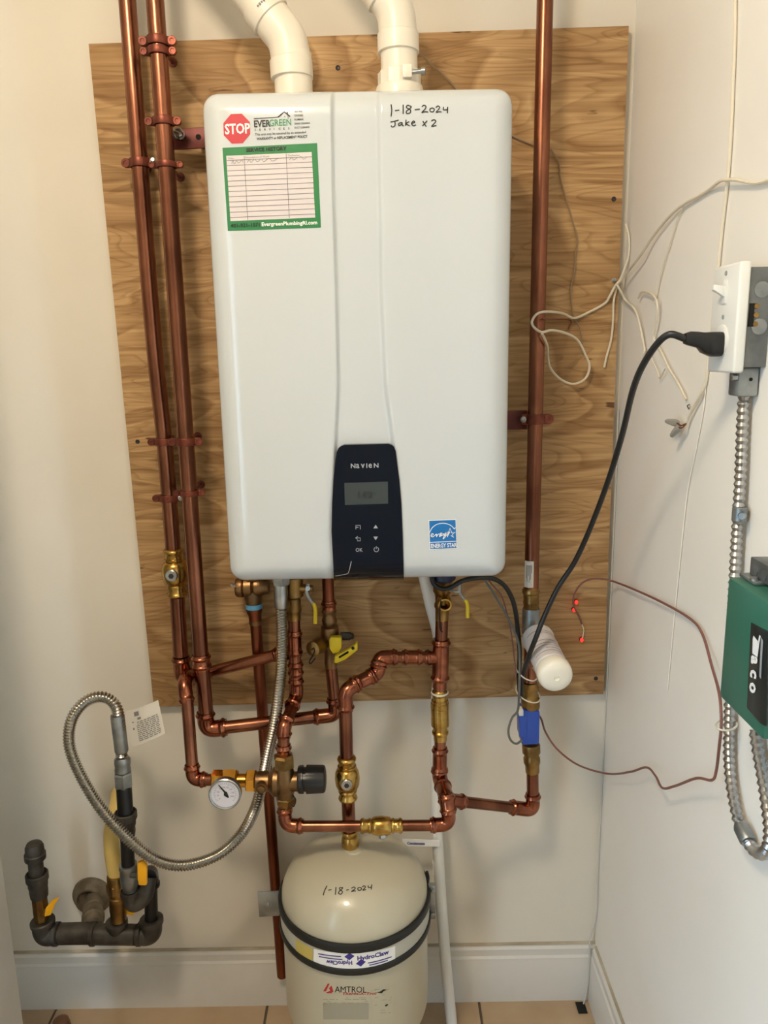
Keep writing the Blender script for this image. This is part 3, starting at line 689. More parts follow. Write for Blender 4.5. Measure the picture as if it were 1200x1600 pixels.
for i in range(len(prof) - 1):
    for k in range(seg): rm.f.append((i * seg + k, i * seg + (k + 1) % seg, (i + 1) * seg + (k + 1) % seg, (i + 1) * seg + k))
obj('rim', rm, 'steel', g)
dial = obj('dial', poly_mb([(352 + 22.3 * math.cos(i * math.pi / 18), 1239.5 + 22.3 * math.sin(i * math.pi / 18)) for i in range(36)], GF, lift=0.0), 'gauge_face', g)
mb = MB()
for i in range(27):
    a_ = math.radians(140 + i * 10); c_, s_ = math.cos(a_), math.sin(a_); r0 = 15.5 if i % 3 else 14
    stroke_mb(((352 + r0 * c_, 1239.5 + r0 * s_), (352 + 18 * c_, 1239.5 + 18 * s_)), GF, 0.5, mb, 0.0004)
for i in range(9):
    a_ = math.radians(140 + i * 30); text_mb(str(i * 25), GF, 352 + 11.2 * math.cos(a_), 1241 + 11.2 * math.sin(a_), 2.6, 0, 1, 0.01, align='CENTER', mb=mb, lift=0.0004)
obj('dial_marks', mb, 'print_grey', dial)
obj('needle', poly_mb(((342, 1224.5), (343.2, 1223.8), (352.5, 1234.5), (355.5, 1236.5), (358, 1244.5), (356.5, 1246), (350, 1241.5), (350.5, 1237)), GF, lift=0.0010), 'print_black', dial)
obj('hub', MB().lathe(GF(353, 1239.5, 0.001), gd, [(0, 2.2 * SG), (0.001, 2 * SG)], 12), 'print_black', dial)
# ---- lower run: mixing valve foot, along in front of the tank, brass valve, up to the cold column
YL = -0.20
t = thing('lower_copper_run', at(455, 1290, YL), 'level copper run passing in front of the tank fitting', 'pipe')
press(t, [at(444.5, 1262, YM), at(446, 1289, YL + 0.003), at(474, 1291, YL)], R1 * 0.80, 'elbow', bend=0.022)
pipe(t, [at(468, 1291, YL), at(563, 1290.5, YL)], R1 * 0.70, 'copper')
pipe(t, [at(629, 1290, YL), at(680, 1289.5, YL)], R1 * 0.70, 'copper', 'pipe')
press(t, [at(672, 1289.5, YL), at(702, 1288, YL), at(700, 1262, YL)], R1 * 0.80, 'elbow', bend=0.022)
t = thing('ball_valve', at(595, 1300, YL), 'brass isolation valve lying level above the tank top', 'valve')
ball_valve(t, at(563, 1290.5, YL), at(629, 1290, YL), R1 * 0.72, 'brass', Vector((0.15, -0.3, -1)), 1.7)
# ---- tank branch: brass elbow, ball valve, pipe and swan-neck into the cold column
YT = -0.165
t = thing('tank_supply_pipe', at(546, 1300, YT), 'copper tank supply with a swan neck over to the cold column', 'pipe')
pipe(t, [at(546, 1300, YT), at(543.8, 1250.2, YT)], R1 * 0.86, 'copper', 'lower_pipe')
pipe(t, [at(541.5, 1181.8, YT), at(539.5, 1100, YT)], R1 * 0.86, 'copper')
press(t, [at(540, 1110, YT), at(539.5, 1080, YT), at(558, 1068, YT + 0.015)], R1 * 0.88, 'elbow', bend=0.03)
press(t, [at(554, 1070, YT + 0.012), at(583, 1056, YT + 0.03)], R1 * 0.86, 'coupling')
press(t, [at(578, 1058.5, YT + 0.028), at(590, 1052, YT + 0.034), at(592, 1036, YT + 0.04)], R1 * 0.88, 'elbow', bend=0.025)
press(t, [at(591.5, 1042, YT + 0.037), at(594, 1028, YT + 0.045), at(621, 1027, YT + 0.046)], R1 * 0.88, 'elbow', bend=0.028)
pipe(t, [at(614, 1027, YT + 0.046), at(668, 1027, -0.12)], R1 * 0.76, 'copper', 'level_pipe')
press(t, [at(628, 1027, YT + 0.046), at(660, 1027, -0.12)], R1 * 0.82, 'coupling')
t = thing('ball_valve', at(543, 1250, YT), 'brass valve standing on the tank supply pipe above the tank', 'valve')
ball_valve(t, at(541.5, 1182, YT), at(543.8, 1250, YT), R1 * 0.92, 'brass')
# ---- cold column
YI = -0.12
t = thing('cold_column', at(700, 1262, YL), 'copper column from the cold inlet down to the lower tee, with swan neck joined in', 'pipe')
press(t, [at(689.5, 999, YI), at(687.5, 1064, YI)], R1 * 0.95, 'tee')
press(t, [at(664, 1027.5, YI), at(684, 1027.5, YI)], R1 * 0.84, 'tee_branch', both=False)
pipe(t, [at(690.6, 962, YI), at(687, 1085, YI)], R1 * 0.82, 'copper')
press(t, [at(687.5, 1056, YI), at(687, 1074, YI)], R1 * 0.84, 'coupling', both=False)
pipe(t, [at(688, 1150, YI), at(687.5, 1180, YI)], R1 * 0.78, 'copper', 'lower_pipe')
press(t, [at(687.5, 1168, YI), at(687, 1206, YI)], R1 * 0.86, 'coupling')
press(t, [at(686.5, 1200, YI), at(687, 1216, YI), at(694, 1234, YI - 0.03)], R1 * 0.90, 'elbow', bend=0.03)
press(t, [at(691, 1226, YI - 0.02), at(697, 1246, YI - 0.06), at(699, 1256, YI - 0.07)], R1 * 0.90, 'elbow', bend=0.02)
press(t, [at(697, 1240, YL + 0.012), at(701, 1272, YL)], R1 * 0.86, 'tee')
t = thing('check_valve', at(687.5, 1156, YI), 'stout brass cylinder check valve on the cold column', 'valve')
a, b = at(687, 1078, YI), at(688, 1156, YI); L = (b - a).length
obj('body', MB().lathe(a, b - a, [(0, 0.0125), (0.04 * L, 0.0155), (0.08 * L, 0.016), (0.11 * L, 0.0135), (0.18 * L, 0.0135), (0.2 * L, 0.016), (0.24 * L, 0.016), (0.25 * L, 0.0172), (0.34 * L, 0.0178), (0.35 * L, 0.0166), (0.37 * L, 0.0172), (0.70 * L, 0.0172), (0.72 * L, 0.0135), (0.8 * L, 0.0135), (0.83 * L, 0.0158), (0.87 * L, 0.0155), (0.89 * L, 0.013), (L, 0.0125)], 26), 'brass', t)
obj('white_band', MB().lathe(at(687, 1080.5, YI), (0, 0, -1), [(0, 0.0162), (0.003, 0.0164)], 20), 'zip_white', t)
t = thing('inlet_valve', at(690.5, 965, YI), 'brass cold inlet valve with an open ring port and a yellow lever grip', 'valve')
v_ = at(692, 870, YI); obj('inlet_stub', MB().lathe(v_, (0, 0, 1), [(0, 0.0135), (HZ0 + 0.001 - v_.z, 0.0135)], 18), 'brass_dull', t)
a, b = at(692, 868, YI), at(690.6, 968, YI); L = (b - a).length
obj('valve_body', MB().lathe(a, b - a, [(0, 0.014), (L * .25, 0.014), (L * .28, 0.017), (L * .55, 0.017), (L * .6, 0.013), (L * .72, 0.0125), (L * .75, 0.0145), (L * .8, 0.0145), (L * .83, 0.0125), (L, 0.0122)], 20), 'brass_dull', t)
rp_ = at(692.5, 934, YI); 
obj('port_ring', MB().lathe(rp_, (0.03, -1, -0.12), [(0.0, 0.0125), (0.03, 0.0125), (0.031, 0.012), (0.031, 0.0092), (0.012, 0.0088), (0.011, 0.0)], 24), 'brass', t)
obj('cap_strap', MB().tube(smooth([at(690, 940, YI - 0.034), at(687.5, 950, YI - 0.03), at(687, 964, YI - 0.022), at(688, 982, YI - 0.02), at(691, 988, YI - 0.02)], 6), 0.0016, 6), 'iron_black', t)
obj('blue_collar', MB().lathe(at(693, 889, YI), (0, 0, -1), [(0, 0.022), (0.018, 0.022), (0.022, 0.018)], 20), 'dark_blue', t)
obj('lever', MB().tube(smooth([at(700, 922, YI - 0.01), at(717, 924, YI - 0.014), at(718.5, 912, YI - 0.014), at(718.5, 926, YI - 0.016), at(727, 938, YI - 0.018)], 6), 0.0028, 8), 'steel', t)
obj('yellow_grip', MB().tube(smooth([at(726.5, 937, YI - 0.018), at(730, 944, YI - 0.018), at(730.5, 965, YI - 0.019)], 6), 0.0034, 8), 'yellow', t)
# ---- yellow-handled drain valve
t = thing('drain_valve', at(517, 1042, YB), 'bronze drain valve with broad yellow lever and hose cap', 'valve')
a, b = at(514, 951, YB), at(517.5, 1043, YB); L = (b - a).length
obj('valve_body', MB().lathe(a, b - a, [(0, 0.0125), (.04 * L, 0.0148), (.08 * L, 0.0125), (.15 * L, 0.0125), (.18 * L, 0.0145), (.24 * L, 0.0138), (.27 * L, 0.012), (.3 * L, 0.0165), (.42 * L, 0.018), (.62 * L, 0.018), (.7 * L, 0.0135), (.8 * L, 0.0118), (.9 * L, 0.0128), (L, 0.0115)], 24), 'bronze', t)
hp = at(511, 1002, YB); hd = (at(489, 1014, YB - 0.045) - hp)
obj('hose_port', MB().lathe(hp, hd, [(0, 0.013), (hd.length * 0.5, 0.0125), (hd.length * 0.52, 0.0155), (hd.length * 0.6, 0.0155)], 22), 'bronze', t)
cpz = obj('hose_cap', MB().lathe(hp + hd * 0.6, hd, [(0, 0.0148), (hd.length * 0.42, 0.0142), (hd.length * 0.45, 0.012)], 22), 'brass_dull', t)
obj('cap_strap', MB().tube(smooth([at(487, 1015, YB - 0.05), at(490, 1013, YB - 0.05), at(491, 1019, YB - 0.05), at(484, 1032, YB - 0.05), at(485, 1037, YB - 0.05), at(493, 1028, YB - 0.05)], 6), 0.0013, 6), 'iron_black', cpz)
obj('handle_hub', MB().prism([at(x, y, YB - 0.034) for x, y in ((514, 1000), (517, 996), (532, 996), (534, 999), (534, 1012), (529, 1020), (520, 1022), (515, 1014))], (0, 0.014, 0)), 'yellow', t, bevel=0.002)
hb = obj('handle_lever', MB().prism([at(x, y, YB - 0.044) for x, y in ((523, 1026), (536, 1020), (553, 1009), (558, 1003), (559, 1016), (540, 1031), (526, 1037), (522, 1036))], (0, 0.012, 0)), 'yellow', t, bevel=0.002)
obj('lever_slot', MB().prism([at(x, y, YB - 0.0446) for x, y in ((529, 1026), (544, 1017), (545, 1020), (530, 1029))], (0, 0.002, 0)), 'hole_dark', hb)
obj('lever_hole', MB().lathe(at(551.5, 1013, YB - 0.0446), (0, 1, 0), [(0, 0.003), (0.002, 0.003)], 14), 'hole_dark', hb)
obj('bonnet', MB().lathe(at(533, 994, YB - 0.012), (0.9, -0.3, 0.1), [(0, 0.008), (0.018, 0.008), (0.02, 0.006), (0.024, 0.006)], 6), 'iron', t)
t = thing('copper_stub_pipe', at(514, 951, YB), 'short copper stub from the heater down into the drain valve', 'pipe')
pp = at(511, 870, YB); pp = Vector((pp.x, YB, HZ0 + 0.001)); pipe(t, [pp, at(514.2, 956, YB)], R1 * 0.78, 'copper_aged')
press(t, [at(513.6, 938, YB), at(514.2, 952, YB)], R1 * 0.80, 'coupling', both=False)
# ---- right riser
YJ = -0.085
t = thing('copper_riser', at(829, 930, YJ), 'tall copper riser with a white sticker, ending above the white cartridge', 'pipe', 'copper risers')
j0 = at(852, 0, YJ); j0.z = 2.44
a, b = j0, at(830, 928, YJ)
pipe(t, [a, b], R1 * 0.93, 'copper')
c_ = at(829, 888, YJ); r_ = R1 * 0.93 + 0.0004
mb = MB(); 
def RS(u, v): 
    a_ = math.radians(-150 + 75 * u); return Vector((c_.x + r_ * math.cos(a_) - 0.0003, c_.y + r_ * math.sin(a_), at(829, 874, YJ).z + (at(829, 915, YJ).z - at(829, 874, YJ).z) * v))
stk = obj('sticker', mb.grid(RS, 10, 4), 'paper_tag', t)
mb = MB()
for i, w_ in enumerate((0.5, 0.62, 0.4, 0.66, 0.55, 0.3)):
    u0 = 0.2 + i * 0.11
    mb.add([RS(u0, 0.15) + Vector((0, -0.0004, 0)), RS(u0 + 0.06, 0.15) + Vector((0, -0.0004, 0)), RS(u0 + 0.06, 0.15 + w_) + Vector((0, -0.0004, 0)), RS(u0, 0.15 + w_) + Vector((0, -0.0004, 0))], [(0, 1, 2, 3)])
obj('sticker_print', mb, 'print_grey', stk)
t = thing('riser_coupling', at(830, 975, YJ), 'brass press adapter and grey steel sleeve at the top of the white cartridge', 'fitting')
a, b = at(829.5, 918, YJ), at(830, 952, YJ); L = (b - a).length
obj('brass_adapter', MB().lathe(a, b - a, [(0, 0.0135), (.12 * L, 0.0165), (.22 * L, 0.0165), (.28 * L, 0.0142), (.6 * L, 0.0142), (.66 * L, 0.0152), (.75 * L, 0.0142), (L, 0.0142)], 24), 'brass_dull', t)
obj('steel_sleeve', MB().lathe(at(830, 950, YJ), (0, 0, -1), [(0, 0.0155), (0.004, 0.0165), (0.05, 0.0165), (0.052, 0.015)], 24), 'galvanized', t)
# scale cartridge pointing out of the wall
t = thing('filter_cartridge', at(866, 1085, -0.20), 'white cartridge with rounded cap jutting out of the copper riser', 'filter')
f0, f1 = at(840, 997, -0.118), at(868, 1056, -0.245)
fd = (f1 - f0); FL = fd.length; Rf = 27.6 * mpp(f1)
obj('housing', MB().lathe(f0, fd, [(0, Rf * 0.9), (0.001, Rf * 0.98), (0.006, Rf * 1.0), (0.009, Rf * 0.95), (FL * .3, Rf * 0.95), (FL * .32, Rf * 0.97), (FL * .36, Rf * .95), (FL * .8, Rf * 0.95), (FL * .82, Rf * 0.88), (FL * .86, Rf * 0.88)], 36), 'filter_white', t)
obj('inlet_neck', MB().lathe(f0 + fd.normalized() * 0.004, -fd, [(0, 0.013), (0.012, 0.013), (0.014, 0.0105), (0.030, 0.0105)], 20), 'filter_white', t)
cap = obj('end_cap', MB().lathe(f0 + fd * 0.85, fd, [(0, Rf * 0.97), (0.002, Rf * 1.0), (FL * .12, Rf * 1.0), (FL * .17, Rf * 0.95), (FL * .2, Rf * 0.82), (FL * .215, Rf * 0.5), (FL * .217, Rf * 0.16), (FL * .20, Rf * 0.12), (FL * .20, 0)], 36), 'filter_cap', t, angle=50)
u_, w_ = frame(fd)
def FC(x, y, l):
    a_ = (x) * 2.2; return f0 + fd * y + (Vector((0, 0, 1)) - fd.normalized() * fd.normalized().z).normalized() * math.cos(a_) * (Rf * 0.95 + l) + fd.normalized().cross(Vector((0, 0, 1))).normalized() * math.sin(a_) * (Rf * 0.95 + l)
mb = MB()
for i, (y_, x0, x1) in enumerate(((.16, -.5, .5), (.22, -.45, .2), (.42, -.5, .3), (.50, -.5, .5), (.56, -.3, .5), (.63, -.5, .1), (.70, -.5, .5))):
    k = 12; mb.add([FC(x0 + (x1 - x0) * j / k, y_ + d, 0.0004) for j in range(k + 1) for d in (0, 0.016)], [(2 * j, 2 * j + 1, 2 * j + 3, 2 * j + 2) for j in range(k)])
obj('printed_lines', mb, 'filter_ink', t)
t = thing('copper_stub_pipe', at(828, 1066, -0.10), 'short copper stub between the steel sleeve and the blue sensor', 'pipe')
pipe(t, [at(830, 990, YJ), at(828, 1066, -0.10)], R1 * 0.88, 'copper')
# lower right riser: brass, blue flow sensor, brass, elbow and tee link
YK = -0.10
t = thing('flow_sensor', at(829, 1200, YK), 'blue flow sensor between bronze unions under the white cartridge', 'sensor')
a, b = at(828, 1066, YK), at(829, 1108, YK); L = (b - a).length
obj('upper_union', MB().lathe(a, b - a, [(0, 0.0135), (.15 * L, 0.0165), (.3 * L, 0.0160), (.36 * L, 0.014), (.52 * L, 0.014), (.56 * L, 0.0155), (.6 * L, 0.0178), (.9 * L, 0.0178), (L, 0.016)], 22), 'brass_dull', t)
bl = obj('blue_body', MB().prism([at(x, y, YK - 0.018) for x, y in ((814, 1110), (844, 1112), (843, 1164), (815, 1165))], (0, 0.036, 0)), 'blue_plastic', t, bevel=0.004)
obj('connector', MB().prism([at(x, y, YK - 0.020) for x, y in ((811.5, 1119), (824, 1119), (824, 1152), (812, 1152))], (0, 0.030, 0)), 'blue_plastic', bl, bevel=0.002)
obj('plug', MB().prism([at(x, y, YK - 0.020) for x, y in ((811, 1110), (818, 1110), (818, 1119), (811, 1119))], (0, 0.02, 0)), 'white_plastic', bl, bevel=0.001)
a, b = at(829.5, 1162, YK), at(832, 1206, YK); L = (b - a).length
obj('lower_union', MB().lathe(a, b - a, [(0, 0.016), (.05 * L, 0.0175), (.3 * L, 0.0175), (.34 * L, 0.0135), (.42 * L, 0.0135), (.5 * L, 0.0162), (.66 * L, 0.0162), (.74 * L, 0.0138), (L, 0.0135)], 22), 'brass_dull', t)
t = thing('copper_return_pipe', at(832, 1262, YK), 'copper pipe from the blue sensor round an elbow to the lower tee', 'pipe')
pipe(t, [at(832, 1206, YK), at(832.5, 1246, YK)], R1 * 0.82, 'copper')
press(t, [at(832.3, 1240, YK), at(833, 1266, YK), at(797, 1261, YK - 0.008)], R1 * 0.86, 'elbow', bend=0.03)
pipe(t, [at(803, 1262, YK - 0.008), at(712, 1251.5, YL + 0.03)], R1 * 0.74, 'copper', 'level_pipe')
press(t, [at(725, 1253, YL + 0.035), at(702, 1250, YL + 0.02)], R1 * 0.80, 'tee_branch', both=False)

# ================================================================== PIPE HANGERS
def hanger(px, py, Y, r, label, strap=True, bolt=None, plate=True, h=13.0, tilt=0.0, bolt_len=0.012, shift=0.0):
    c = at(px, py, Y); s = mpp(c); hh = h * s / 2; r = r * 1.0
    t = thing('pipe_hanger', c - Vector((0, 0, hh)), label, 'pipe clamp', 'copper coloured pipe clamps')
    ri, ro = r + 0.0006, r + 0.0034
    def half(sign, name, dz=0.0):
        prof = []
        n_ = 10; e_ = 0.0075                                   # ear length
        out = [(-ro - e_, sign * 0.0012), (-ro, sign * 0.0012)]
        arc_o = [(ro * math.cos(a), sign * ro * math.sin(a)) for a in [math.pi - math.pi * k / n_ for k in range(n_ + 1)]]
        arc_i = [(ri * math.cos(a), sign * ri * math.sin(a)) for a in [math.pi * k / n_ for k in range(n_ + 1)]]
        poly = [(-ro - e_, sign * 0.004), (-ro + 0.0002, sign * 0.004)] + arc_o[2:-2] + [(ro - 0.0002, sign * 0.004), (ro + e_, sign * 0.004), (ro + e_, sign * 0.0008), (ri, sign * 0.0008)] + arc_i[1:-1] + [(-ri, sign * 0.0008), (-ro - e_, sign * 0.0008)]
        base = [c + Vector((x, -y, -hh + dz + x * tilt)) for x, y in poly]
        return obj(name, MB().prism(base, (0, 0, 2 * hh)), 'hanger_copper', t, bevel=0.0012)
    half(1, 'front_band'); half(-1, 'back_band')
    for sx in (-1, 1):
        e = c + Vector((sx * (ro + 0.0055), -0.004, sx * (ro + 0.0055) * tilt))
        if bolt and sx == bolt: continue
        obj('ear_screw', MB().lathe(e + Vector((0, 0.0065, 0)), (0, -1, 0), [(0, hh * 1.02), (0.0005, hh * 1.06), (0.0072, hh * 1.06), (0.0078, hh * 0.98), (0.0078, 0.0034), (0.0066, 0.0030), (0.0066, 0.0)], 16), 'hanger_copper', t)
    if bolt:
        e = c + Vector((bolt * (ro + 0.0055), -0.004, 0))
        obj('bolt', MB().lathe(e, (0.25 * bolt, -1, 0.15), [(0, 0.0052), (0.002, 0.0055), (0.0045, 0.0052), (0.005, 0.0038), (bolt_len, 0.0036), (bolt_len + 0.001, 0.003)], 10), 'steel', t)
    if plate:                                                   # standoff back to the board
        obj('standoff', MB().lathe(c + Vector((0, ro - 0.001, 0)), (0, 1, 0), [(0, 0.0036), (max(0.002, BOARD_Y - c.y - ro - 0.002), 0.0036), (max(0.003, BOARD_Y - c.y - ro - 0.0015), 0.008), (max(0.004, BOARD_Y - c.y - ro), 0.008)], 14), 'hanger_copper', t)
    return t
hanger(246.6, 65, Y2, R1, 'front clamp on the riser beside the heater, at the board top edge')
hanger(247.7, 81, Y2, R1, 'second clamp directly under the one at the board top edge', h=11, plate=False)
hanger(255.3, 190, Y2, R1, 'clamp on the riser just above the red strap', h=12, plate=False)
hanger(218.7, 255, Y1, R1, 'clamp with a steel bolt on the outermost riser, just under the red strap', bolt=1)
hanger(260.1, 258, Y2, R1, 'bare clamp on the riser just under the red strap', h=9)
hanger(257, 690, Y1, R1, 'clamp with bright bolt on the outermost riser, upper of the lower pair', bolt=1, h=11, bolt_len=0.008)
hanger(290.4, 690, Y2, R1, 'clamp on the riser beside the heater, upper of the lower pair', h=12)
hanger(264.0, 778, Y1, R1, 'clamp with steel bolt on the outermost riser, just above the brass valve', bolt=1, h=11)
hanger(296, 770, Y2, R1, 'clamp on the riser beside the heater, level with the one above the valve', h=9)
hanger(836.5, 655, YJ, R1 * 0.93, 'clamp with a steel bolt head on the copper riser with the white sticker', bolt=-1, h=16)
t = thing('strap_bracket', at(330, 230, -0.05), 'dark red metal strap reaching behind the water heater from the riser', 'bracket')
obj('strap', MB().prism([at(x, y, -0.07) for x, y in ((264, 203), (305, 199), (345, 196), (347, 228), (305, 232), (266, 234))], (0, 0.004, 0)), 'strap_red', t, bevel=0.0008)
obj('wing_bolt', MB().tube(smooth([at(268, 203, -0.078), at(274, 206, -0.086), at(281, 211, -0.092), at(283, 213, -0.092)], 5), [0.0035] * 15 + [0.0035], 10), 'steel', t)
obj('bolt_head', MB().lathe(at(281, 211, -0.074), (0.1, -1, 0.1), [(0, 0.009), (0.004, 0.009), (0.006, 0.007), (0.014, 0.0065), (0.016, 0.005)], 12), 'steel', t)
obj('strap_hole', MB().lathe(at(310, 214, -0.0704), (0, -1, 0), [(0, 0.0045), (0.0006, 0.0045)], 12), 'hole_dark', t)
obj('strap_spacer', MB().lathe(at(310, 214, -0.0655), (0, 1, 0), [(0, 0.008), (0.0473, 0.008)], 12), 'strap_red', t)
t = thing('strap_bracket', at(812, 672, -0.05), 'dark red metal strap behind the bolted clamp of the sticker riser', 'bracket')
obj('strap', MB().prism([at(x, y, -0.058) for x, y in ((780, 643), (824, 641), (824, 671), (780, 672))], (0, 0.004, 0)), 'strap_red', t, bevel=0.0008)
obj('strap_spacer', MB().lathe(at(798, 656, -0.0535), (0, 1, 0), [(0, 0.008), (0.0353, 0.008)], 12), 'strap_red', t)

# ================================================================== VENT PIPES
YV = -0.16
def vent(label, x0, y0, path, r0, Y):
    t = thing('vent_pipe', at(x0, y0, Y), label, 'vent pipe', 'white plastic vent pipes')
    return t
def vlathe(t, a, b, prof, material, name, seg=36):
    ax = b - a; L = ax.length
    return obj(name, MB().lathe(a, ax, [(q * L, r) for q, r in prof], seg), material, t, angle=30)
zt = HZ1
c0 = at(459, 140, YV); sv = mpp(c0); rv = 29.5 * sv
t = thing('vent_pipe', Vector((c0.x, YV, zt)), 'white plastic vent pipe leaning away to the copper risers', 'vent pipe')
a = Vector((c0.x, YV, zt - 0.0)); b = at(457, 118, YV)
obj('stub', MB().lathe(a, (0, 0, 1), [(0, rv), (b.z - a.z + 0.03, rv)], 36), 'pvc', t)
e0, e1, e2 = at(456, 122, YV), at(450, 62, YV), at(408, 10, YV)
vlathe(t, at(456.5, 124, YV), at(454.5, 93, YV), [(0, rv * 1.06), (0.02, rv * 1.12), (0.9, rv * 1.12), (1, rv * 1.03)], 'pvc', 'lower_socket')
el = fillet([at(455, 96, YV), at(450, 62, YV), at(421, 26, YV)], 0.075, 12)
obj('elbow', MB().tube(el, rv * 1.04, 36), 'pvc', t)
u0, u1 = at(424, 30, YV), at(405, 6, YV)
sk = vlathe(t, u0, u1, [(0, rv * 1.04), (0.04, rv * 1.13), (0.96, rv * 1.14), (1, rv * 1.05)], 'pvc', 'upper_socket')
ax = (u1 - u0).normalized()
pipe(t, [u0 + ax * 0.01, u0 + ax * 0.40], rv, 'pvc', 'upper_pipe', seg=36)
# printed mark on the upper socket
uc = (u0 + u1) / 2; side = ax.cross(Vector((0, 1, 0))).normalized()
def VS(x, y, l):
    return uc + ax * (x * sv) + (Vector((0, -1, 0)) * math.cos(y * sv / rv) + side * math.sin(y * sv / rv)) * (rv * 1.135 + l)
mb = MB()
for i in range(6):
    y0_ = -11 + i * 3.4; w_ = (4, 2.5, 4.2, 3.2, 4, 2.6)[i]
    mb.add([VS(-w_ / 2, y0_, 0.0006), VS(w_ / 2, y0_, 0.0006), VS(w_ / 2, y0_ + 2.4, 0.0006), VS(-w_ / 2, y0_ + 2.4, 0.0006)], [(0, 1, 2, 3)])
obj('printed_mark', mb, 'print_grey', sk)
c1 = at(624, 128, YV); rv2 = 28.5 * mpp(c1)
t = thing('vent_pipe', Vector((c1.x, YV, zt)), 'white plastic intake pipe with a clamped collar on the heater top', 'vent pipe')
obj('stub', MB().lathe(Vector((c1.x, YV, zt)), (0, 0, 1), [(0, rv2), (at(622, 78, YV).z - zt, rv2)], 36), 'pvc', t)
vlathe(t, at(622.5, 84, YV), at(622, 52, YV), [(0, rv2 * 1.05), (0.03, rv2 * 1.13), (0.92, rv2 * 1.13), (1, rv2 * 1.02)], 'pvc', 'lower_socket')
obj('elbow', MB().tube(fillet([at(622, 56, YV), at(619, 18, YV), at(598, -14, YV)], 0.07, 12), rv2 * 1.03, 36), 'pvc', t)
u0, u1 = at(604, -4, YV), at(586, -32, YV); ax = (u1 - u0).normalized()
vlathe(t, u0, u1, [(0, rv2 * 1.04), (0.05, rv2 * 1.14), (0.95, rv2 * 1.14), (1, rv2 * 1.05)], 'pvc', 'upper_socket')
pipe(t, [u0 + ax * 0.01, u0 + ax * 0.40], rv2, 'pvc', 'upper_pipe', seg=36)
fz = at(624, 134, YV).z
fz = at(624, 137, YV).z
obj('flange', MB().lathe(Vector((c1.x, YV, zt)), (0, 0, 1), [(0, rv2 * 1.3), (fz - zt - 0.004, rv2 * 1.3), (fz - zt, rv2 * 1.26), (fz - zt + 0.002, rv2 * 1.1)], 36), 'pvc', t)
cl = obj('collar', MB().lathe(Vector((c1.x, YV, fz + 0.001)), (0, 0, 1), [(0, rv2 * 1.12), (0.019, rv2 * 1.12), (0.021, rv2 * 1.05)], 36, 0, lambda k: 1.05 if k % 3 == 0 else 1.0), 'pvc', t)
cz = fz + 0.012
obj('collar_block', MB().box((c1.x + 0.004, YV - rv2 * 1.34, cz - 0.009), (c1.x + 0.018, YV - rv2 * 0.9, cz + 0.009)), 'pvc', cl, bevel=0.001)
obj('collar_screw', MB().lathe(Vector((c1.x + 0.018, YV - rv2 * 1.18, cz - 0.001)), (1, -0.15, 0), [(0, 0.0032), (0.014, 0.0032), (0.0145, 0.0055), (0.02, 0.0055), (0.021, 0.003)], 12), 'steel', cl)
for sx in (-0.19, ):
    tb = at(404, 142, HE + 0.02); obj('vent_tab', MB().box((tb.x - 0.008, HE + 0.02, zt), (tb.x + 0.008, HE + 0.05, zt + 0.004)), 'galvanized', heater, bevel=0.001)

# ================================================================== GAS SUPPLY
# flexible stainless hose from the heater round to the black iron
hp_ = [at(439, 948, -0.135), at(440.5, 990, -0.137), at(439.5, 1040, -0.14), at(434.5, 1090, -0.145), at(427, 1140, -0.148), at(417, 1185, -0.15), at(409, 1225, -0.15), at(398, 1265, -0.155), at(376, 1304, -0.16), at(338, 1337, -0.18),
       at(285, 1352, -0.205), at(238, 1340, -0.213), at(190, 1300, -0.215), at(152, 1255, -0.208), at(122, 1203, -0.195), at(108, 1160, -0.185), at(113, 1122, -0.175), at(134, 1096, -0.165), at(160, 1089, -0.16), at(180, 1102, -0.16), at(186.5, 1130, -0.16), at(190, 1180, -0.16)]
t = thing('gas_hose', at(190, 1215, -0.16), 'ribbed stainless steel gas hose looping from heater to black iron pipe', 'hose')
obj('hose', ribbed(smooth(hp_, 12), 0.0110, 0.0052, 0.0025, 16), 'stainless_hose', t)
a, b = at(438, 905, -0.133), at(439, 950, -0.135); L = (b - a).length
obj('sleeve_nut', MB().lathe(a, b - a, [(0, 0.0125), (L * .5, 0.0130), (L * .55, 0.0125), (L * .95, 0.0118), (L, 0.0105)], 22), 'steel', t)
hexnut(t, at(437.5, 885, -0.133), (0.02, 0, -1), 0.034, 0.0165, 'steel', 'hex_nut', 0.25)
v_ = at(437.5, 887, -0.133); obj('inlet_stub', MB().lathe(v_, (0, 0, 1), [(0, 0.012), (HZ0 + 0.001 - v_.z, 0.012)], 18), 'steel', t)
obj('grey_sleeve', MB().lathe(at(183, 1117, -0.16), at(190, 1173, -0.16) - at(183, 1117, -0.16), [(0, 0.0118), (0.003, 0.0124), (0.07, 0.0124), (0.073, 0.0118)], 18), 'galvanized', t)
obj('ferrule', MB().lathe(at(191, 1183, -0.16), at(192, 1205, -0.16) - at(191, 1183, -0.16), [(0, 0.0115), (0.004, 0.0145), (0.012, 0.015), (0.02, 0.0135), (0.024, 0.015), (0.028, 0.0142)], 20), 'galvanized', t)
hexnut(t, at(192, 1206, -0.16), at(193.5, 1229, -0.16) - at(192, 1206, -0.16), 0.030, 0.0172, 'galvanized', 'end_nut', 0.2)
tagc = [at(197, 1111, -0.170), at(247, 1094, -0.175), at(258, 1146, -0.175), at(206, 1167, -0.170)]
def TG(x, y, l):
    u = x; v = y; top = tagc[0].lerp(tagc[1], u); bot = tagc[3].lerp(tagc[2], u); p = top.lerp(bot, v); p.y += -0.006 * math.sin(math.pi * u) - l; return p
tg = thing('paper_tag', (tagc[3] + tagc[2]) / 2, 'white printed paper tag hanging on the gas hose end', 'tag')
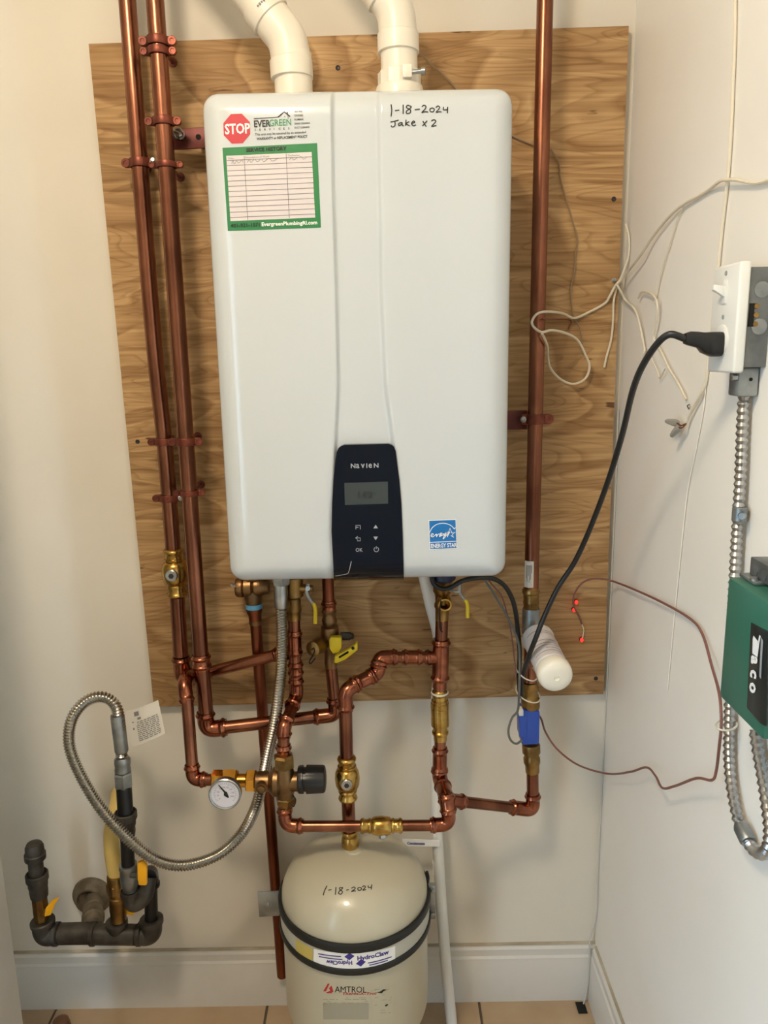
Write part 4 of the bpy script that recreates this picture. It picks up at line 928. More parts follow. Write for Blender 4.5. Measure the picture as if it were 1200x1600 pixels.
mb = MB().grid(lambda u, v: TG(u, v, 0), 12, 6); k_ = len(mb.v); mb.grid(lambda u, v: TG(u, v, -0.0007), 12, 6)
obj('sheet', mb, 'paper_tag', tg)
obj('tag_neck', MB().add([TG(-0.06, 0.12, 0), TG(0.01, 0.03, 0), TG(0.01, 0.95, 0), TG(-0.06, 0.9, 0), TG(-0.06, 0.12, -0.0007), TG(0.01, 0.03, -0.0007), TG(0.01, 0.95, -0.0007), TG(-0.06, 0.9, -0.0007)], [(0, 1, 2, 3), (4, 5, 6, 7), (0, 1, 5, 4), (2, 3, 7, 6)]), 'paper_tag', tg)
mb = MB()
def tq(u0, v0, u1, v1): mb.add([TG(u0, v0, 0.0005), TG(u1, v0, 0.0005), TG(u1, v1, 0.0005), TG(u0, v1, 0.0005)], [(0, 1, 2, 3)])
tq(.25, .08, .40, .2); tq(.33, .25, .44, .31); tq(.14, .33, .2, .36); tq(.14, .5, .19, .56)
rnd = random.Random(3)
for i in range(11):
    v = .36 + i * .052; x = .27 + (.03 if i < 2 else 0)
    while x < .9:
        w = rnd.uniform(.04, .14); tq(x, v, min(.92, x + w), v + .026); x += w + .025
obj('printed_lines', mb, 'print_grey', tg)

# black iron manifold
YM2 = -0.13
YU = -0.174                                               # riser under the hose nut, in front of the yellow line
RI = 0.0168
def sock(t, p, axis, r, L, material='iron', name='socket', rim=1.18, seg=26):
    return obj(name, MB().lathe(p, axis, [(0, r * rim * 0.97), (0.002, r * rim), (0.007, r * rim), (0.009, r), (L - 0.002, r), (L, r * 0.97)], seg), material, t)
t = thing('gas_manifold', at(150, 1478, YM2), 'black iron gas manifold low on the wall with three risers', 'gas pipe')
m0, m1 = at(62, 1452, YM2), at(245, 1461, YM2)
elb = fillet([at(66, 1441, YM2), at(69, 1462, YM2), at(92, 1459, YM2)], 0.022, 8)
obj('left_elbow', MB().tube(elb, 0.0205, 24), 'iron', t)
obj('elbow_rim', MB().lathe(at(66, 1437, YM2), (0.03, 0, -1), [(0, 0.021), (0.002, 0.0235), (0.009, 0.0235), (0.011, 0.020)], 24), 'iron', t)
a, b = at(88, 1459, YM2), at(214, 1460, YM2)
obj('main_pipe', MB().lathe(a, b - a, [(0, RI), ((b - a).length, RI)], 24), 'iron', t)
for x, nm in ((84, 'left_band'), (142, 'tee_band'), (214, 'right_band')):
    obj(nm, MB().lathe(at(x, 1459.5, YM2), (1, 0, 0), [(0, 0.0185), (0.002, 0.0225), (0.009, 0.0225), (0.011, 0.0185)], 24), 'iron', t)
a, b = at(146, 1459.5, YM2), at(212, 1460.5, YM2)
obj('tee', MB().lathe(a, b - a, [(0, 0.0200), ((b - a).length, 0.0195)], 24), 'iron', t)
obj('wall_tee', MB().lathe(at(95, 1459, YM2), (1, 0, 0), [(0, 0.0202), (0.062, 0.0205)], 24), 'iron', t)
obj('tee_mouth', MB().lathe(at(183.5, 1455, YM2), (0, 0, 1), [(0, 0.0175), (0.012, 0.0185), (0.014, 0.0215), (0.022, 0.0215), (0.023, 0.016)], 24), 'iron', t)
elb = fillet([at(214, 1460, YM2), at(237.5, 1461, YM2), at(237, 1440, YM2)], 0.022, 8)
obj('right_elbow', MB().tube(elb, 0.0200, 24), 'iron', t)
obj('elbow_rim', MB().lathe(at(237, 1443, YM2), (0, 0, 1), [(0, 0.0195), (0.002, 0.0232), (0.01, 0.0232), (0.0115, 0.018)], 24), 'iron', t)
pipe(t, [at(236.8, 1443, YM2), at(235, 1366, YM2)], 0.0128, 'iron_black', 'riser_pipe')
elb = fillet([at(235.5, 1384, YM2), at(234.5, 1362, YM2), at(232, 1372, YM2 - 0.028)], 0.018, 8)
obj('top_elbow', MB().tube(elb, [0.0155] * len(elb), 22), 'iron_black', t)
obj('top_rim', MB().lathe(at(235.8, 1385, YM2), (0, 0, 1), [(0, 0.0155), (0.001, 0.0175), (0.007, 0.0175), (0.008, 0.015)], 22), 'iron_black', t)
elb = fillet([at(232, 1371, YM2 - 0.025), at(227, 1402, YU), at(206, 1416, YU), at(204, 1392, YU)], 0.03, 8)
obj('link_elbow', MB().tube(elb, 0.0155, 22), 'iron', t)
obj('link_rim', MB().lathe(at(203.8, 1397, YU), (0, 0, 1), [(0, 0.0155), (0.001, 0.0188), (0.009, 0.0188), (0.0095, 0.0165), (0.005, 0.0150)], 22), 'iron', t)
# feed out of the wall
w0, w1 = at(147, 1398, -0.001), at(145, 1448, YM2 + 0.012)
fx = w1 - w0
obj('wall_feed', MB().lathe(w0, fx, [(0, 0.0175), (0.05, 0.0175), (0.052, 0.021), (0.062, 0.022), (0.064, 0.0195), (0.085, 0.0195), (0.087, 0.0225), (0.1, 0.0225), (0.102, 0.019), (fx.length, 0.019)], 24), 'iron_dust', t)
obj('wall_flange', MB().lathe(at(145, 1398, -0.0005), (0, -1, 0), [(0, 0.043), (0.006, 0.042), (0.012, 0.036), (0.022, 0.030), (0.023, 0.026), (0.014, 0.024)], 32), 'iron_dust', t)
# capped riser with valve
t = thing('capped_gas_stub', at(65, 1436, YM2), 'capped black iron stub with bronze valve and yellow tab handle', 'gas pipe')
a, b = at(65.5, 1436, YM2), at(61, 1398, YM2)
obj('valve_body', MB().lathe(a, b - a, [(0, 0.0145), ((b - a).length * 0.4, 0.0152), ((b - a).length, 0.0148)], 8), 'brass_dull', t)
a, b = at(61.5, 1400, YM2), at(57, 1364, YM2); L = (b - a).length
obj('reducer', MB().lathe(a, b - a, [(0, 0.0165), (L * .25, 0.0175), (L * .4, 0.0172), (L * .45, 0.0185), (L * .7, 0.0185), (L * .72, 0.0212), (L * .97, 0.0212), (L, 0.0188), (L * .9, 0.016)], 24), 'iron', t)
pipe(t, [at(57.5, 1368, YM2), at(54.5, 1338, YM2)], 0.0142, 'iron', 'nipple')
a, b = at(55.3, 1343, YM2), at(53, 1316, YM2); L = (b - a).length
obj('cap', MB().lathe(a, b - a, [(0, 0.0178), (L * .06, 0.0198), (L * .35, 0.0198), (L * .4, 0.0178), (L * .75, 0.0172), (L * .92, 0.014), (L, 0.008)], 24), 'iron', t)
hd = obj('yellow_handle', MB().prism([at(x, y, YM2 - 0.024) for x, y in ((71, 1420), (80, 1409), (92, 1403.5), (90, 1407), (86, 1412), (79, 1430), (69, 1433))], (0, 0.006, 0)), 'orange_yellow', t, bevel=0.001)
obj('handle_stem', MB().lathe(at(68, 1424, YM2 - 0.008), (0.25, -1, 0), [(0, 0.006), (0.02, 0.006)], 10), 'brass_dull', t)
# yellow coated flexible line
t = thing('yellow_gas_line', at(184, 1441, YM2), 'pale yellow coated gas tube with bronze fitting rising into the wall', 'gas pipe')
obj('tube', MB().tube(smooth([at(184, 1378, YM2), at(177, 1345, YM2 + 0.004), at(174, 1310, YM2 + 0.012), at(177, 1285, YM2 + 0.03), at(182, 1262, YM2 + 0.06), at(184, 1246, YM2 + 0.10), at(184, 1240, -0.002)], 8), 0.0148, 20), 'yellow_coat', t)
a, b = at(185.4, 1436.5, YM2), at(182, 1366, YM2); L = (b - a).length
obj('fitting', MB().lathe(a, b - a, [(0, 0.0152), (L * .2, 0.0156), (L * .22, 0.0165), (L * .52, 0.0165), (L * .54, 0.0148), (L * .6, 0.0148), (L * .62, 0.0185), (L * .97, 0.0185), (L, 0.0168)], 24), 'brass_dull', t)
obj('nut', MB().lathe(at(183.3, 1392, YM2), b - a, [(0, 0.018), (0.002, 0.0202), (0.018, 0.0202), (0.02, 0.018)], 6, 0.4), 'brass_dull', t, angle=20)
obj('yellow_handle', MB().prism([at(x, y, YM2 + 0.006) for x, y in ((194, 1411), (200, 1420), (212, 1424), (208, 1431), (198, 1429), (193, 1418))], (0, 0.006, 0)), 'orange_yellow', t, bevel=0.001)
# riser with grey valve under the hose nut
YU = -0.174
t = thing('gas_valve_riser', at(203, 1396, YU), 'black iron riser with grey shutoff valve and amber tab handle under the hose nut', 'gas pipe')
a, b = at(203.5, 1390, YU), at(200, 1350, YU); L = (b - a).length
obj('valve_body', MB().lathe(a, b - a, [(0, 0.0138), (L * .12, 0.0138), (L * .16, 0.0158), (L * .5, 0.0172), (L * .8, 0.0158), (L * .84, 0.0172), (L, 0.0168)], 12), 'galvanized', t, angle=50)
a, b = at(200.3, 1352, YU), at(198, 1300, YU); pipe(t, [a, b], 0.0125, 'iron_black', 'nipple')
a, b = at(198.4, 1306, YU), at(196, 1268, YU); L = (b - a).length
obj('reducer', MB().lathe(a, b - a, [(0, 0.0145), (L * .2, 0.0160), (L * .4, 0.0158), (L * .45, 0.0172), (L * .7, 0.0178), (L * .74, 0.0205), (L * .97, 0.0205), (L, 0.018), (L * .92, 0.0155)], 24), 'iron', t)
pipe(t, [at(196.3, 1272, YU), at(193.4, 1228, -0.160)], 0.0142, 'iron_black', 'upper_nipple')
obj('amber_handle', MB().prism([at(x, y, YU - 0.032) for x, y in ((214, 1349), (222, 1346), (229, 1353), (229, 1384), (217, 1384), (214.5, 1375))], (0, 0.008, 0)), 'orange_yellow', t, bevel=0.002)
obj('handle_stem', MB().lathe(at(205, 1368, YU - 0.010), at(219, 1368, YU - 0.028) - at(205, 1368, YU - 0.010), [(0, 0.005), (0.024, 0.005)], 10), 'galvanized', t)

# ================================================================== EXPANSION TANK
TX, TY = -0.0685, -0.168
TR = 0.1385
tz = lambda px, py: at(px, py, TY).z
zs_, zt_ = tz(440, 1390), tz(547, 1326)
zl_ = tz(455, 1545)
tank = thing('expansion_tank', Vector((TX, TY, zl_ - 0.09)), 'cream steel expansion tank with a handwritten date, strapped to the wall', 'tank')
prof = []
dh = zt_ - zs_
for i in range(15):
    a = math.pi / 2 * (1 - i / 14); prof.append((zs_ + dh * math.sin(a) ** 1.0, max(0.0001, TR * math.cos(a) ** 0.86)))
for i in range(1, 8): prof.append((zs_ + (zl_ - zs_) * i / 7, TR))
for i in range(1, 13):
    a = math.pi / 2 * i / 12; prof.append((zl_ - 0.095 * math.sin(a), max(0.0001, TR * math.cos(a) ** 0.86)))
obj('shell', MB().lathe(Vector((TX, TY, 0)), (0, 0, 1), [(z, r) for z, r in prof], 72), 'tank_paint', tank, angle=70)
obj('neck', MB().lathe(Vector((TX, TY, zt_ - 0.004)), (0, 0, 1), [(0, 0.02), (0.006, 0.0175), (0.007, 0.015)], 24), 'tank_paint', tank)
def TK(px, py, lift=0.0006):
    d = ray(px, py); ox, oy = CAM.x - TX, CAM.y - TY; R_ = TR + lift
    A = d.x * d.x + d.y * d.y; B = 2 * (ox * d.x + oy * d.y); C_ = ox * ox + oy * oy - R_ * R_
    D = max(0, B * B - 4 * A * C_); return CAM + d * ((-B - math.sqrt(D)) / (2 * A))
def TD(px, py, lift=0.0006):                              # dome: step the ray until it meets the shell
    d = ray(px, py).normalized(); s0 = (at(px, py, TY - 0.2) - CAM).length; p = CAM + d * s0
    def inside(p):
        r = math.hypot(p.x - TX, p.y - TY)
        if p.z > zt_: return False
        if p.z < zs_: return r < TR + lift
        q = (p.z - zs_) / dh; return r < TR * max(0.0, math.cos(math.asin(min(1, q)))) ** 0.86 + lift
    lo = s0 - 0.15
    for i in range(200):
        if inside(CAM + d * (lo + 0.004)): break
        lo += 0.004
    hi = lo + 0.004
    for i in range(14):
        m = (lo + hi) / 2
        if inside(CAM + d * m): hi = m
        else: lo = m
    return CAM + d * lo
pen = [[(511, 1384), (507, 1392), (505, 1399)], [(513, 1391), (518, 1390)], [(525, 1386), (524, 1398)], [(536, 1387), (531, 1387), (531, 1390), (535, 1393), (533, 1397), (529, 1396), (530, 1393), (534, 1389), (536, 1387)], [(541, 1391), (545, 1390)],
       [(549, 1388), (553, 1386), (555, 1388), (552, 1391), (549, 1393), (554, 1392), (556, 1392.5)], [(562, 1386.5), (559, 1388), (560, 1391), (564, 1390.5), (564.5, 1387.5), (562, 1386.5)], [(566, 1386), (569, 1384), (571, 1386), (568.5, 1389), (567, 1391), (572, 1390)], [(575, 1383.5), (576, 1387), (580, 1386)], [(581, 1382), (580, 1390)]]
mb = MB()
for p in pen: stroke_mb(p, TD, 1.6, mb, 0.0008)
tag(obj('felt_pen_date', mb, 'marker', tank), 'handwritten black felt pen date')
# tank label
mb = text_mb('AMTROL', TK, 523, 1550.5, 9.5, 0.01, 0.92, 0.0); obj('maker_lettering', mb, 'print_black', tank)
mb = poly_mb(((505, 1549), (512, 1537), (515, 1537), (509.5, 1549)), TK); poly_mb(((514, 1544), (518, 1540), (521, 1550), (517, 1550)), TK, mb); poly_mb(((509, 1551), (516, 1548), (520, 1552), (512, 1552)), TK, mb)
text_mb('Therm-X-Trol', TK, 534, 1554.5, 4.0, 0.0, 1.6, 0.02, 0.2, mb=mb)
obj('maker_emblem', mb, 'label_red', tank)
mb = quad_mb(((504, 1556), (577, 1555), (577, 1594), (504, 1594)), TK, 10, 3); 
lab = obj('data_label', mb, 'label_grey', tank)
obj('side_label', quad_mb(((582, 1545), (614, 1541), (614, 1590), (583, 1594)), TK, 8, 3), 'label_grey', tank)
mb = MB()
rnd = random.Random(5)
for i in range(7):
    y = 1559 + i * 2.7; x = 505.0
    while x < 573:
        w = rnd.uniform(3, 12)
        if rnd.random() < 0.62: stroke_mb(((x, y), (min(575, x + w), y)), TK, 0.9, mb, 0.0011, sm=False)
        x += w + 2.5
quad_mb(((504.5, 1568), (576, 1567), (576, 1593), (505, 1593)), TK, 8, 2, mb, 0.0009)
for i in range(11):
    y = 1547 + i * 4; x = 585.0
    while x < 610:
        w = rnd.uniform(4, 12)
        if rnd.random() < 0.6: stroke_mb(((x, y), (min(612, x + w), y - 1)), TK, 0.9, mb, 0.0011, sm=False)
        x += w + 3
obj('label_print', mb, 'label_grey_dark', lab)
mb = poly_mb(((589, 1551), (595, 1549), (599, 1546), (604, 1546.5), (599, 1549), (597, 1552)), TK, lift=0.0012); poly_mb(((601, 1571), (605, 1568.5), (607, 1570), (603, 1573)), TK, mb, 0.0012)
obj('pictograms', mb, 'print_black', lab)
# strap band round the tank
def zcirc(px, py): return TK(px, py, 0.004).z
zb0, zb1 = zcirc(548, 1476), zcirc(548, 1524)             # top of upper rubber, bottom of lower rubber
band = thing('tank_strap', Vector((TX, TY, zb1)), 'galvanized wall strap with black rubber edges round the cream tank', 'strap')
rh = (zb0 - zb1) * 0.27
def ringmb(z0, z1, r0, r1):
    return MB().lathe(Vector((TX, TY, 0)), (0, 0, 1), [(z0, r0), (z0, r1), (z1, r1), (z1, r0)], 72)
def open_ring(z0, z1, r0, r1, seg=72):
    m = MB(); pr = [(z0, r0), (z0, r1), (z1, r1), (z1, r0)]
    for z, r in pr:
        for k in range(seg): a = 2 * math.pi * k / seg; m.v.append(Vector((TX + r * math.cos(a), TY + r * math.sin(a), z)))
    for i in range(4):
        for k in range(seg): m.f.append((i * seg + k, i * seg + (k + 1) % seg, ((i + 1) % 4) * seg + (k + 1) % seg, ((i + 1) % 4) * seg + k))
    return m
obj('rubber_edge', open_ring(zb0 - rh, zb0, TR + 0.0002, TR + 0.0065), 'rubber', band, bevel=0.002)
obj('rubber_edge', open_ring(zb1, zb1 + rh * 0.8, TR + 0.0002, TR + 0.0065), 'rubber', band, bevel=0.002)
obj('steel_band', open_ring(zb1 + rh * 0.8, zb0 - rh, TR + 0.0002, TR + 0.0035), 'strap_paint', band)
TB = lambda px, py, l: TK(px, py, 0.0036 + l)
obj('strap_label', quad_mb(((490, 1482), (617.5, 1478), (617.5, 1502.5), (490, 1506.5)), lambda x, y, l: TB(x, y + 9.5 * (1 - ((x - 553) / 64) ** 2), l), 24, 4), 'print_white', band)
obj('yellow_label', quad_mb(((462, 1467), (488.5, 1483), (488.5, 1505), (462, 1488)), TB, 8, 4), 'label_yellow', band)
def SB(x, y, l):                                           # label print follows the band curve
    return TB(x, y + 9.5 * (1 - ((x - 553) / 64) ** 2), l)
mb = text_mb('HydroClaw', SB, 558, 1491.3, 6.6, -0.075, 1.12, 0.035, lift=0.0008)
text_mb('HydroClaw', SB, 550.5, 1491.8, 6.2, math.pi - 0.075, 0.98, 0.035, lift=0.0008, mb=mb)
obj('strap_lettering', mb, 'purple', band)
mb = poly_mb(((538, 1486.0), (546, 1479.5), (554, 1484.3), (546, 1491)), SB, lift=0.0008); poly_mb(((556, 1496.5), (564, 1489.5), (571.5, 1494), (564, 1501)), SB, mb, 0.0008)
obj('diamonds', mb, 'purple', band)
mb = MB()
for (x0, y0, x1, y1) in ((497, 1488, 533, 1486), (498, 1492, 535, 1490.5), (575, 1496.5, 612, 1493.5), (577, 1500, 606, 1497.5)): stroke_mb(((x0, y0), (x1, y1)), SB, 1.6, mb, 0.0008, sm=False)
obj('small_print', mb, 'purple', band)
# strap ears beside the tank, and the mount block between strap and wall
pr = [at(x, y, TY + 0.002) for x, y in ((402, 1394), (438, 1393), (438, 1431), (405, 1433))]
o = obj('strap_ear', MB().prism(pr, (0, 0.003, 0)), 'galvanized', band, bevel=0.0006)
obj('bolt', MB().lathe(at(419.5, 1413, TY + 0.0022), (0, -1, 0), [(0, 0.006), (0.001, 0.006), (0.0012, 0.004), (0.004, 0.0038), (0.0045, 0.0028)], 12), 'steel', o)
pr = [at(x, y, TY - 0.002) for x, y in ((670, 1384), (680, 1384), (680.5, 1436), (670.5, 1437))]
o = obj('strap_ear', MB().prism(pr, (0, 0.010, 0)), 'galvanized', band, bevel=0.0008)
for y in (1392, 1428): obj('bolt', MB().lathe(at(676.5, y, TY - 0.0022), (0, -1, 0), [(0, 0.0045), (0.003, 0.0045), (0.0035, 0.0032)], 6), 'steel', o)
obj('wall_mount', MB().box((TX - 0.03, TY + TR + 0.003, zb1 + 0.008), (TX + 0.03, -0.0002, zb0 - 0.008)), 'galvanized', band, bevel=0.001)
obj('rubber_tail', MB().tube(smooth([at(667, 1362, -0.14), at(669, 1372, -0.14), at(667, 1385, -0.145)], 5), 0.003, 8), 'rubber', band)
# brass elbow on the tank neck
t = thing('tank_elbow', Vector((TX, TY, zt_)), 'brass ball-shaped fitting screwed into the tank top', 'fitting')
a, b = at(546.3, 1297, YT), at(548, 1325, YT); L = (b - a).length
obj('body', MB().lathe(a, b - a, [(0, 0.0145), (L * .1, 0.0158), (L * .2, 0.0145), (L * .3, 0.0135), (L * .38, 0.0155), (L * .6, 0.0172), (L * .8, 0.0168), (L * .95, 0.013), (L, 0.012)], 26), 'brass', t)

# ================================================================== CONDENSATE LINE
t = thing('condensate_pipe', atz(706, 1604, 0.0), 'white plastic condensate pipe running down beside the cream tank to the floor', 'pipe')
pts = [Vector((at(655, 862, -0.105).x, -0.105, HZ0 + 0.001)), at(659, 880, -0.10), at(672, 940, -0.075), at(687, 1010, -0.045), at(682, 1100, -0.042), at(681, 1200, -0.042), at(683, 1300, -0.045), at(690, 1420, -0.055), at(697, 1510, -0.065), at(705, 1590, -0.08)]
e_ = atz(712, 1660, 0.004); 
obj('pipe', MB().tube(smooth(pts + [pts[-1].lerp(at(709, 1632, -0.09), pts[-1].z / (pts[-1].z - at(709, 1632, -0.09).z))], 8), 0.0115, 18), 'pvc_white', t)
a = at(684, 1335, -0.047)
for i, y in enumerate(range(1345, 1366, 4)):
    obj('thread_ring', MB().lathe(at(684.5 + i * 0.2, y, -0.047), (0.05, 0, -1), [(0, 0.0116), (0.0008, 0.0124), (0.0016, 0.0116)], 16), 'pvc_white', t)
fl_ = obj('flag_label', MB().prism([at(x, y, -0.062) for x, y in ((629, 1311), (687, 1313), (687, 1323), (629, 1322))], (0, 0.001, 0)), 'print_white', t)
obj('flag_print', text_mb('Condensate', lambda x, y, l: at(x, y, -0.0622 - l), 636, 1319.6, 4.2, 0.02, 0.95, 0.03), 'purple', fl_)

# ================================================================== RIGHT WALL: OUTLET BOX, CONDUIT, GREEN CONTROLLER
FX = 0.405                                               # cover face
jz0, jz1 = atx(1142, 583, FX).z, atx(1156, 408, FX).z
jy0, jy1 = -0.560, -0.488
t = thing('outlet_box', Vector((XR, (jy0 + jy1) / 2, jz0)), 'surface mounted grey steel box with white switch and outlet cover on the side wall', 'outlet')
bx = obj('steel_box', MB().box((FX + 0.012, jy0 + 0.006, jz0 + 0.006), (XR, jy1 - 0.004, jz1 - 0.006)), 'box_steel', t, bevel=0.0015)
for zf, r_ in ((0.75, 0.009), (0.42, 0.009)):
    obj('knockout', MB().lathe(Vector((XR - 0.012, jy0 + 0.006, jz0 + (jz1 - jz0) * zf)), (0, -1, 0), [(0, r_), (0.0008, r_), (0.0008, r_ * 0.9)], 20), 'galvanized', bx)
mb = MB().box((FX + 0.016, jy0 + 0.0045, jz0 + 0.052), (FX + 0.0215, jy0 + 0.0062, jz0 + 0.078))
obj('terminal_slot', mb, 'hole_dark', bx)
for k in range(3): obj('terminal_screw', MB().lathe(Vector((FX + 0.024, jy0 + 0.006, jz0 + 0.055 + k * 0.010)), (0, -1, 0), [(0, 0.0034), (0.002, 0.003)], 10), 'brass_dull', bx)
cv = obj('cover', MB().box((FX, jy0, jz0), (FX + 0.013, jy1, jz1)), 'white_plastic', t, bevel=0.003, bseg=3)
zc = (jz0 + jz1) / 2; yc = (jy0 + jy1) / 2
H_ = jz1 - jz0
obj('switch_frame', MB().box((FX - 0.0015, yc - 0.006, zc + H_ * 0.14), (FX + 0.001, yc + 0.006, zc + H_ * 0.36)), 'white_plastic', cv, bevel=0.0006)
obj('switch_toggle', MB().prism([Vector((FX - 0.001, yc - 0.0035, zc + H_ * 0.20)), Vector((FX - 0.015, yc - 0.0035, zc + H_ * 0.27)), Vector((FX - 0.015, yc - 0.0035, zc + H_ * 0.32)), Vector((FX - 0.001, yc - 0.0035, zc + H_ * 0.30))], (0, 0.007, 0)), 'white_plastic', cv, bevel=0.0008)
obj('receptacle', MB().lathe(Vector((FX + 0.001, yc, zc - H_ * 0.20)), (-1, 0, 0), [(0, 0.0185), (0.002, 0.0185), (0.0028, 0.0172)], 28), 'white_plastic', cv)
for zf in (0.02, 0.42): obj('cover_screw', MB().lathe(Vector((FX + 0.0005, yc, zc + H_ * zf)), (-1, 0, 0), [(0, 0.0032), (0.0012, 0.0028)], 12), 'logo_grey', cv)
# plug and cord
t = thing('power_cord', at(850, 960, -0.12), 'thick black power cord plugged into the outlet and sagging to the copper riser', 'cord')
pz = zc - H_ * 0.20
pl0 = Vector((FX - 0.002, yc, pz))
up = [(0.0, 0.0145, 0.0135), (-0.010, 0.0145, 0.0135), (-0.020, 0.012, 0.0130), (-0.026, 0.0095, 0.008), (-0.036, 0.0085, 0.007), (-0.042, 0.0062, 0.0060)]
V = []; F = []; nseg = 16
offz = [-0.004, -0.004, -0.002, 0.0015, 0.003, 0.003]
pk = []
pe = atx(1072, 515, FX - 0.055)
for (dx_, hz_, hy_), oz in zip(up, offz):
    c = Vector((FX - 0.002 + dx_, yc, pz + oz))
    for k in range(nseg):
        a = 2 * math.pi * k / nseg; ca, sa = math.cos(a), math.sin(a)
        f_ = lambda v: math.copysign(abs(v) ** 0.55, v)
        V.append(c + Vector((0, f_(ca) * hy_, f_(sa) * hz_)))
for i in range(len(up) - 1):
    for k in range(nseg): F.append((i * nseg + k, i * nseg + (k + 1) % nseg, (i + 1) * nseg + (k + 1) % nseg, (i + 1) * nseg + k))
F += [tuple(range(nseg)), tuple(range((len(up) - 1) * nseg, len(up) * nseg))]
obj('plug', MB().add(V, F), 'black_plastic', t, angle=40)
def hb_(px, Y):                                          # point on the heater underside
    p = at(px, 880, Y); return Vector((p.x, Y, HZ0 + 0.001))
ce = Vector((FX - 0.042, yc, pz + 0.003))
cp_ = [ce, at(1042, 524, -0.515), at(1012, 558, -0.49), at(990, 606, -0.44), at(972, 680, -0.36), at(950, 752, -0.30), at(922, 826, -0.25), at(898, 878, -0.225), at(872, 918, -0.215), at(851, 962, -0.215), at(836, 1000, -0.218), at(826, 1026, -0.195), at(816, 1060, -0.140), at(814, 1088, -0.136), at(811, 1060, -0.130), at(812, 1020, -0.126), at(809, 985, -0.12), at(806, 958, -0.125), at(800, 935, -0.13), at(788, 915, -0.135), at(770, 904, -0.14), at(745, 903, -0.145), at(722, 908, -0.145), at(704, 918, -0.145), at(690, 920, -0.145), at(678, 912, -0.14), at(674, 895, -0.135), hb_(673, -0.135)]
obj('cord', MB().tube(smooth(cp_, 10), 0.0043, 12), 'black_cable', t)
# tail wires taped down the riser
cable('sensor_lead', [hb_(752, -0.13), at(755, 900, -0.13), at(770, 925, -0.13), at(788, 955, -0.133), at(803, 985, -0.140), at(811, 1010, -0.148), at(812, 1050, -0.155), at(811, 1085, -0.150), at(809, 1110, -0.132), at(800, 1122, -0.128), at(794.5, 1140, -0.13), at(797, 1155, -0.13), at(806, 1162, -0.128), at(815, 1157, -0.118)], 0.0022, 'grey_cable', 'grey sensor lead from the heater looping beside the blue sensor', 'cable')
cable('sensor_lead', [hb_(760, -0.122), at(762, 902, -0.122), at(783, 930, -0.125), at(793, 962, -0.128), at(799, 990, -0.132), at(804, 1030, -0.140), at(806, 1060, -0.142)], 0.0014, 'brown_cable', 'thin brown lead beside the grey sensor lead under the heater', 'cable')
for (px, py, lab, rx_, yc_, ry_) in ((822, 1048, 'white cable tie round cords and copper stub, just below the cartridge', 0.0185, -0.129, 0.044), (825, 1083, 'white cable tie round cords and brass union above the blue sensor', 0.0215, -0.120, 0.040)):
    c = at(px, py, yc_); ring_ = [c + Vector((math.cos(a) * rx_, math.sin(a) * ry_, -0.004 * math.cos(a))) for a in [2 * math.pi * i / 32 for i in range(33)]]
    o = obj('cable_tie', MB().tube(ring_, 0.0013, 6, caps=False), 'zip_white'); tag(o, lab, 'cable tie')
# conduit from the box down behind the green controller and back up into it
CX = XR - 0.012
t = thing('flexible_conduit', W(1165, 1310, 0.02), 'shiny ribbed steel conduit from the outlet box looping under the green controller', 'conduit')
c0_ = Vector((CX, -0.530, jz0 - 0.02))
pts = [c0_, atx(1160, 660, CX), atx(1157, 740, CX), atx(1153, 810, CX), atx(1149, 880, CX), atx(1145, 960, CX), atx(1142, 1040, CX), atx(1140, 1110, CX), atx(1139, 1180, CX), atx(1143, 1230, CX), atx(1153, 1280, CX), atx(1163, 1305, CX)]
p_ = smooth(pts, 10)
obj('upper_conduit', ribbed(p_, 0.0076, 0.0088, 0.0024, 16), 'conduit_steel', t)
pts2 = [atx(1163, 1303, CX), atx(1175, 1325, CX), atx(1190, 1334, CX), atx(1200, 1326, CX), atx(1203, 1300, CX), atx(1199, 1262, CX), atx(1192, 1215, CX), atx(1184, 1170, CX), atx(1180, 1140, CX)]
obj('lower_conduit', ribbed(smooth(pts2, 10), 0.0078, 0.0088, 0.0024, 16), 'conduit_steel', t)
a, b = atx(1157, 1290, CX), atx(1170, 1316, CX)
obj('joint_clamp', MB().lathe(a, b - a, [(0, 0.0085), (0.004, 0.0100), ((b - a).length * 0.9, 0.0100), ((b - a).length, 0.0088)], 18), 'galvanized', t)
cb = obj('box_connector', MB().box((CX - 0.0140, -0.544, jz0 - 0.028), (CX + 0.0100, -0.516, jz0 + 0.006)), 'galvanized', t, bevel=0.003)
obj('connector_screw', MB().lathe(Vector((CX - 0.0140, -0.538, jz0 - 0.006)), (-1, 0, 0), [(0, 0.004), (0.006, 0.004), (0.0065, 0.003)], 10), 'steel', cb)
obj('connector_screw', MB().lathe(Vector((CX, -0.544, jz0 - 0.008)), (0, -1, 0), [(0, 0.0022), (0.001, 0.002)], 10), 'hole_dark', cb)
ck = atx(1156, 803, CX)
cs = obj('conduit_strap', MB().lathe(ck - Vector((0, 0, 0.009)), (0, 0, 1), [(0, 0.0080), (0.001, 0.0090), (0.017, 0.0090), (0.018, 0.0080)], 18), 'galvanized', t)
obj('strap_screw', MB().lathe(ck + Vector((-0.001, -0.009, 0)), (-0.5, -0.8, 0), [(0, 0.005), (0.003, 0.005), (0.006, 0.004)], 10), 'steel', cs)
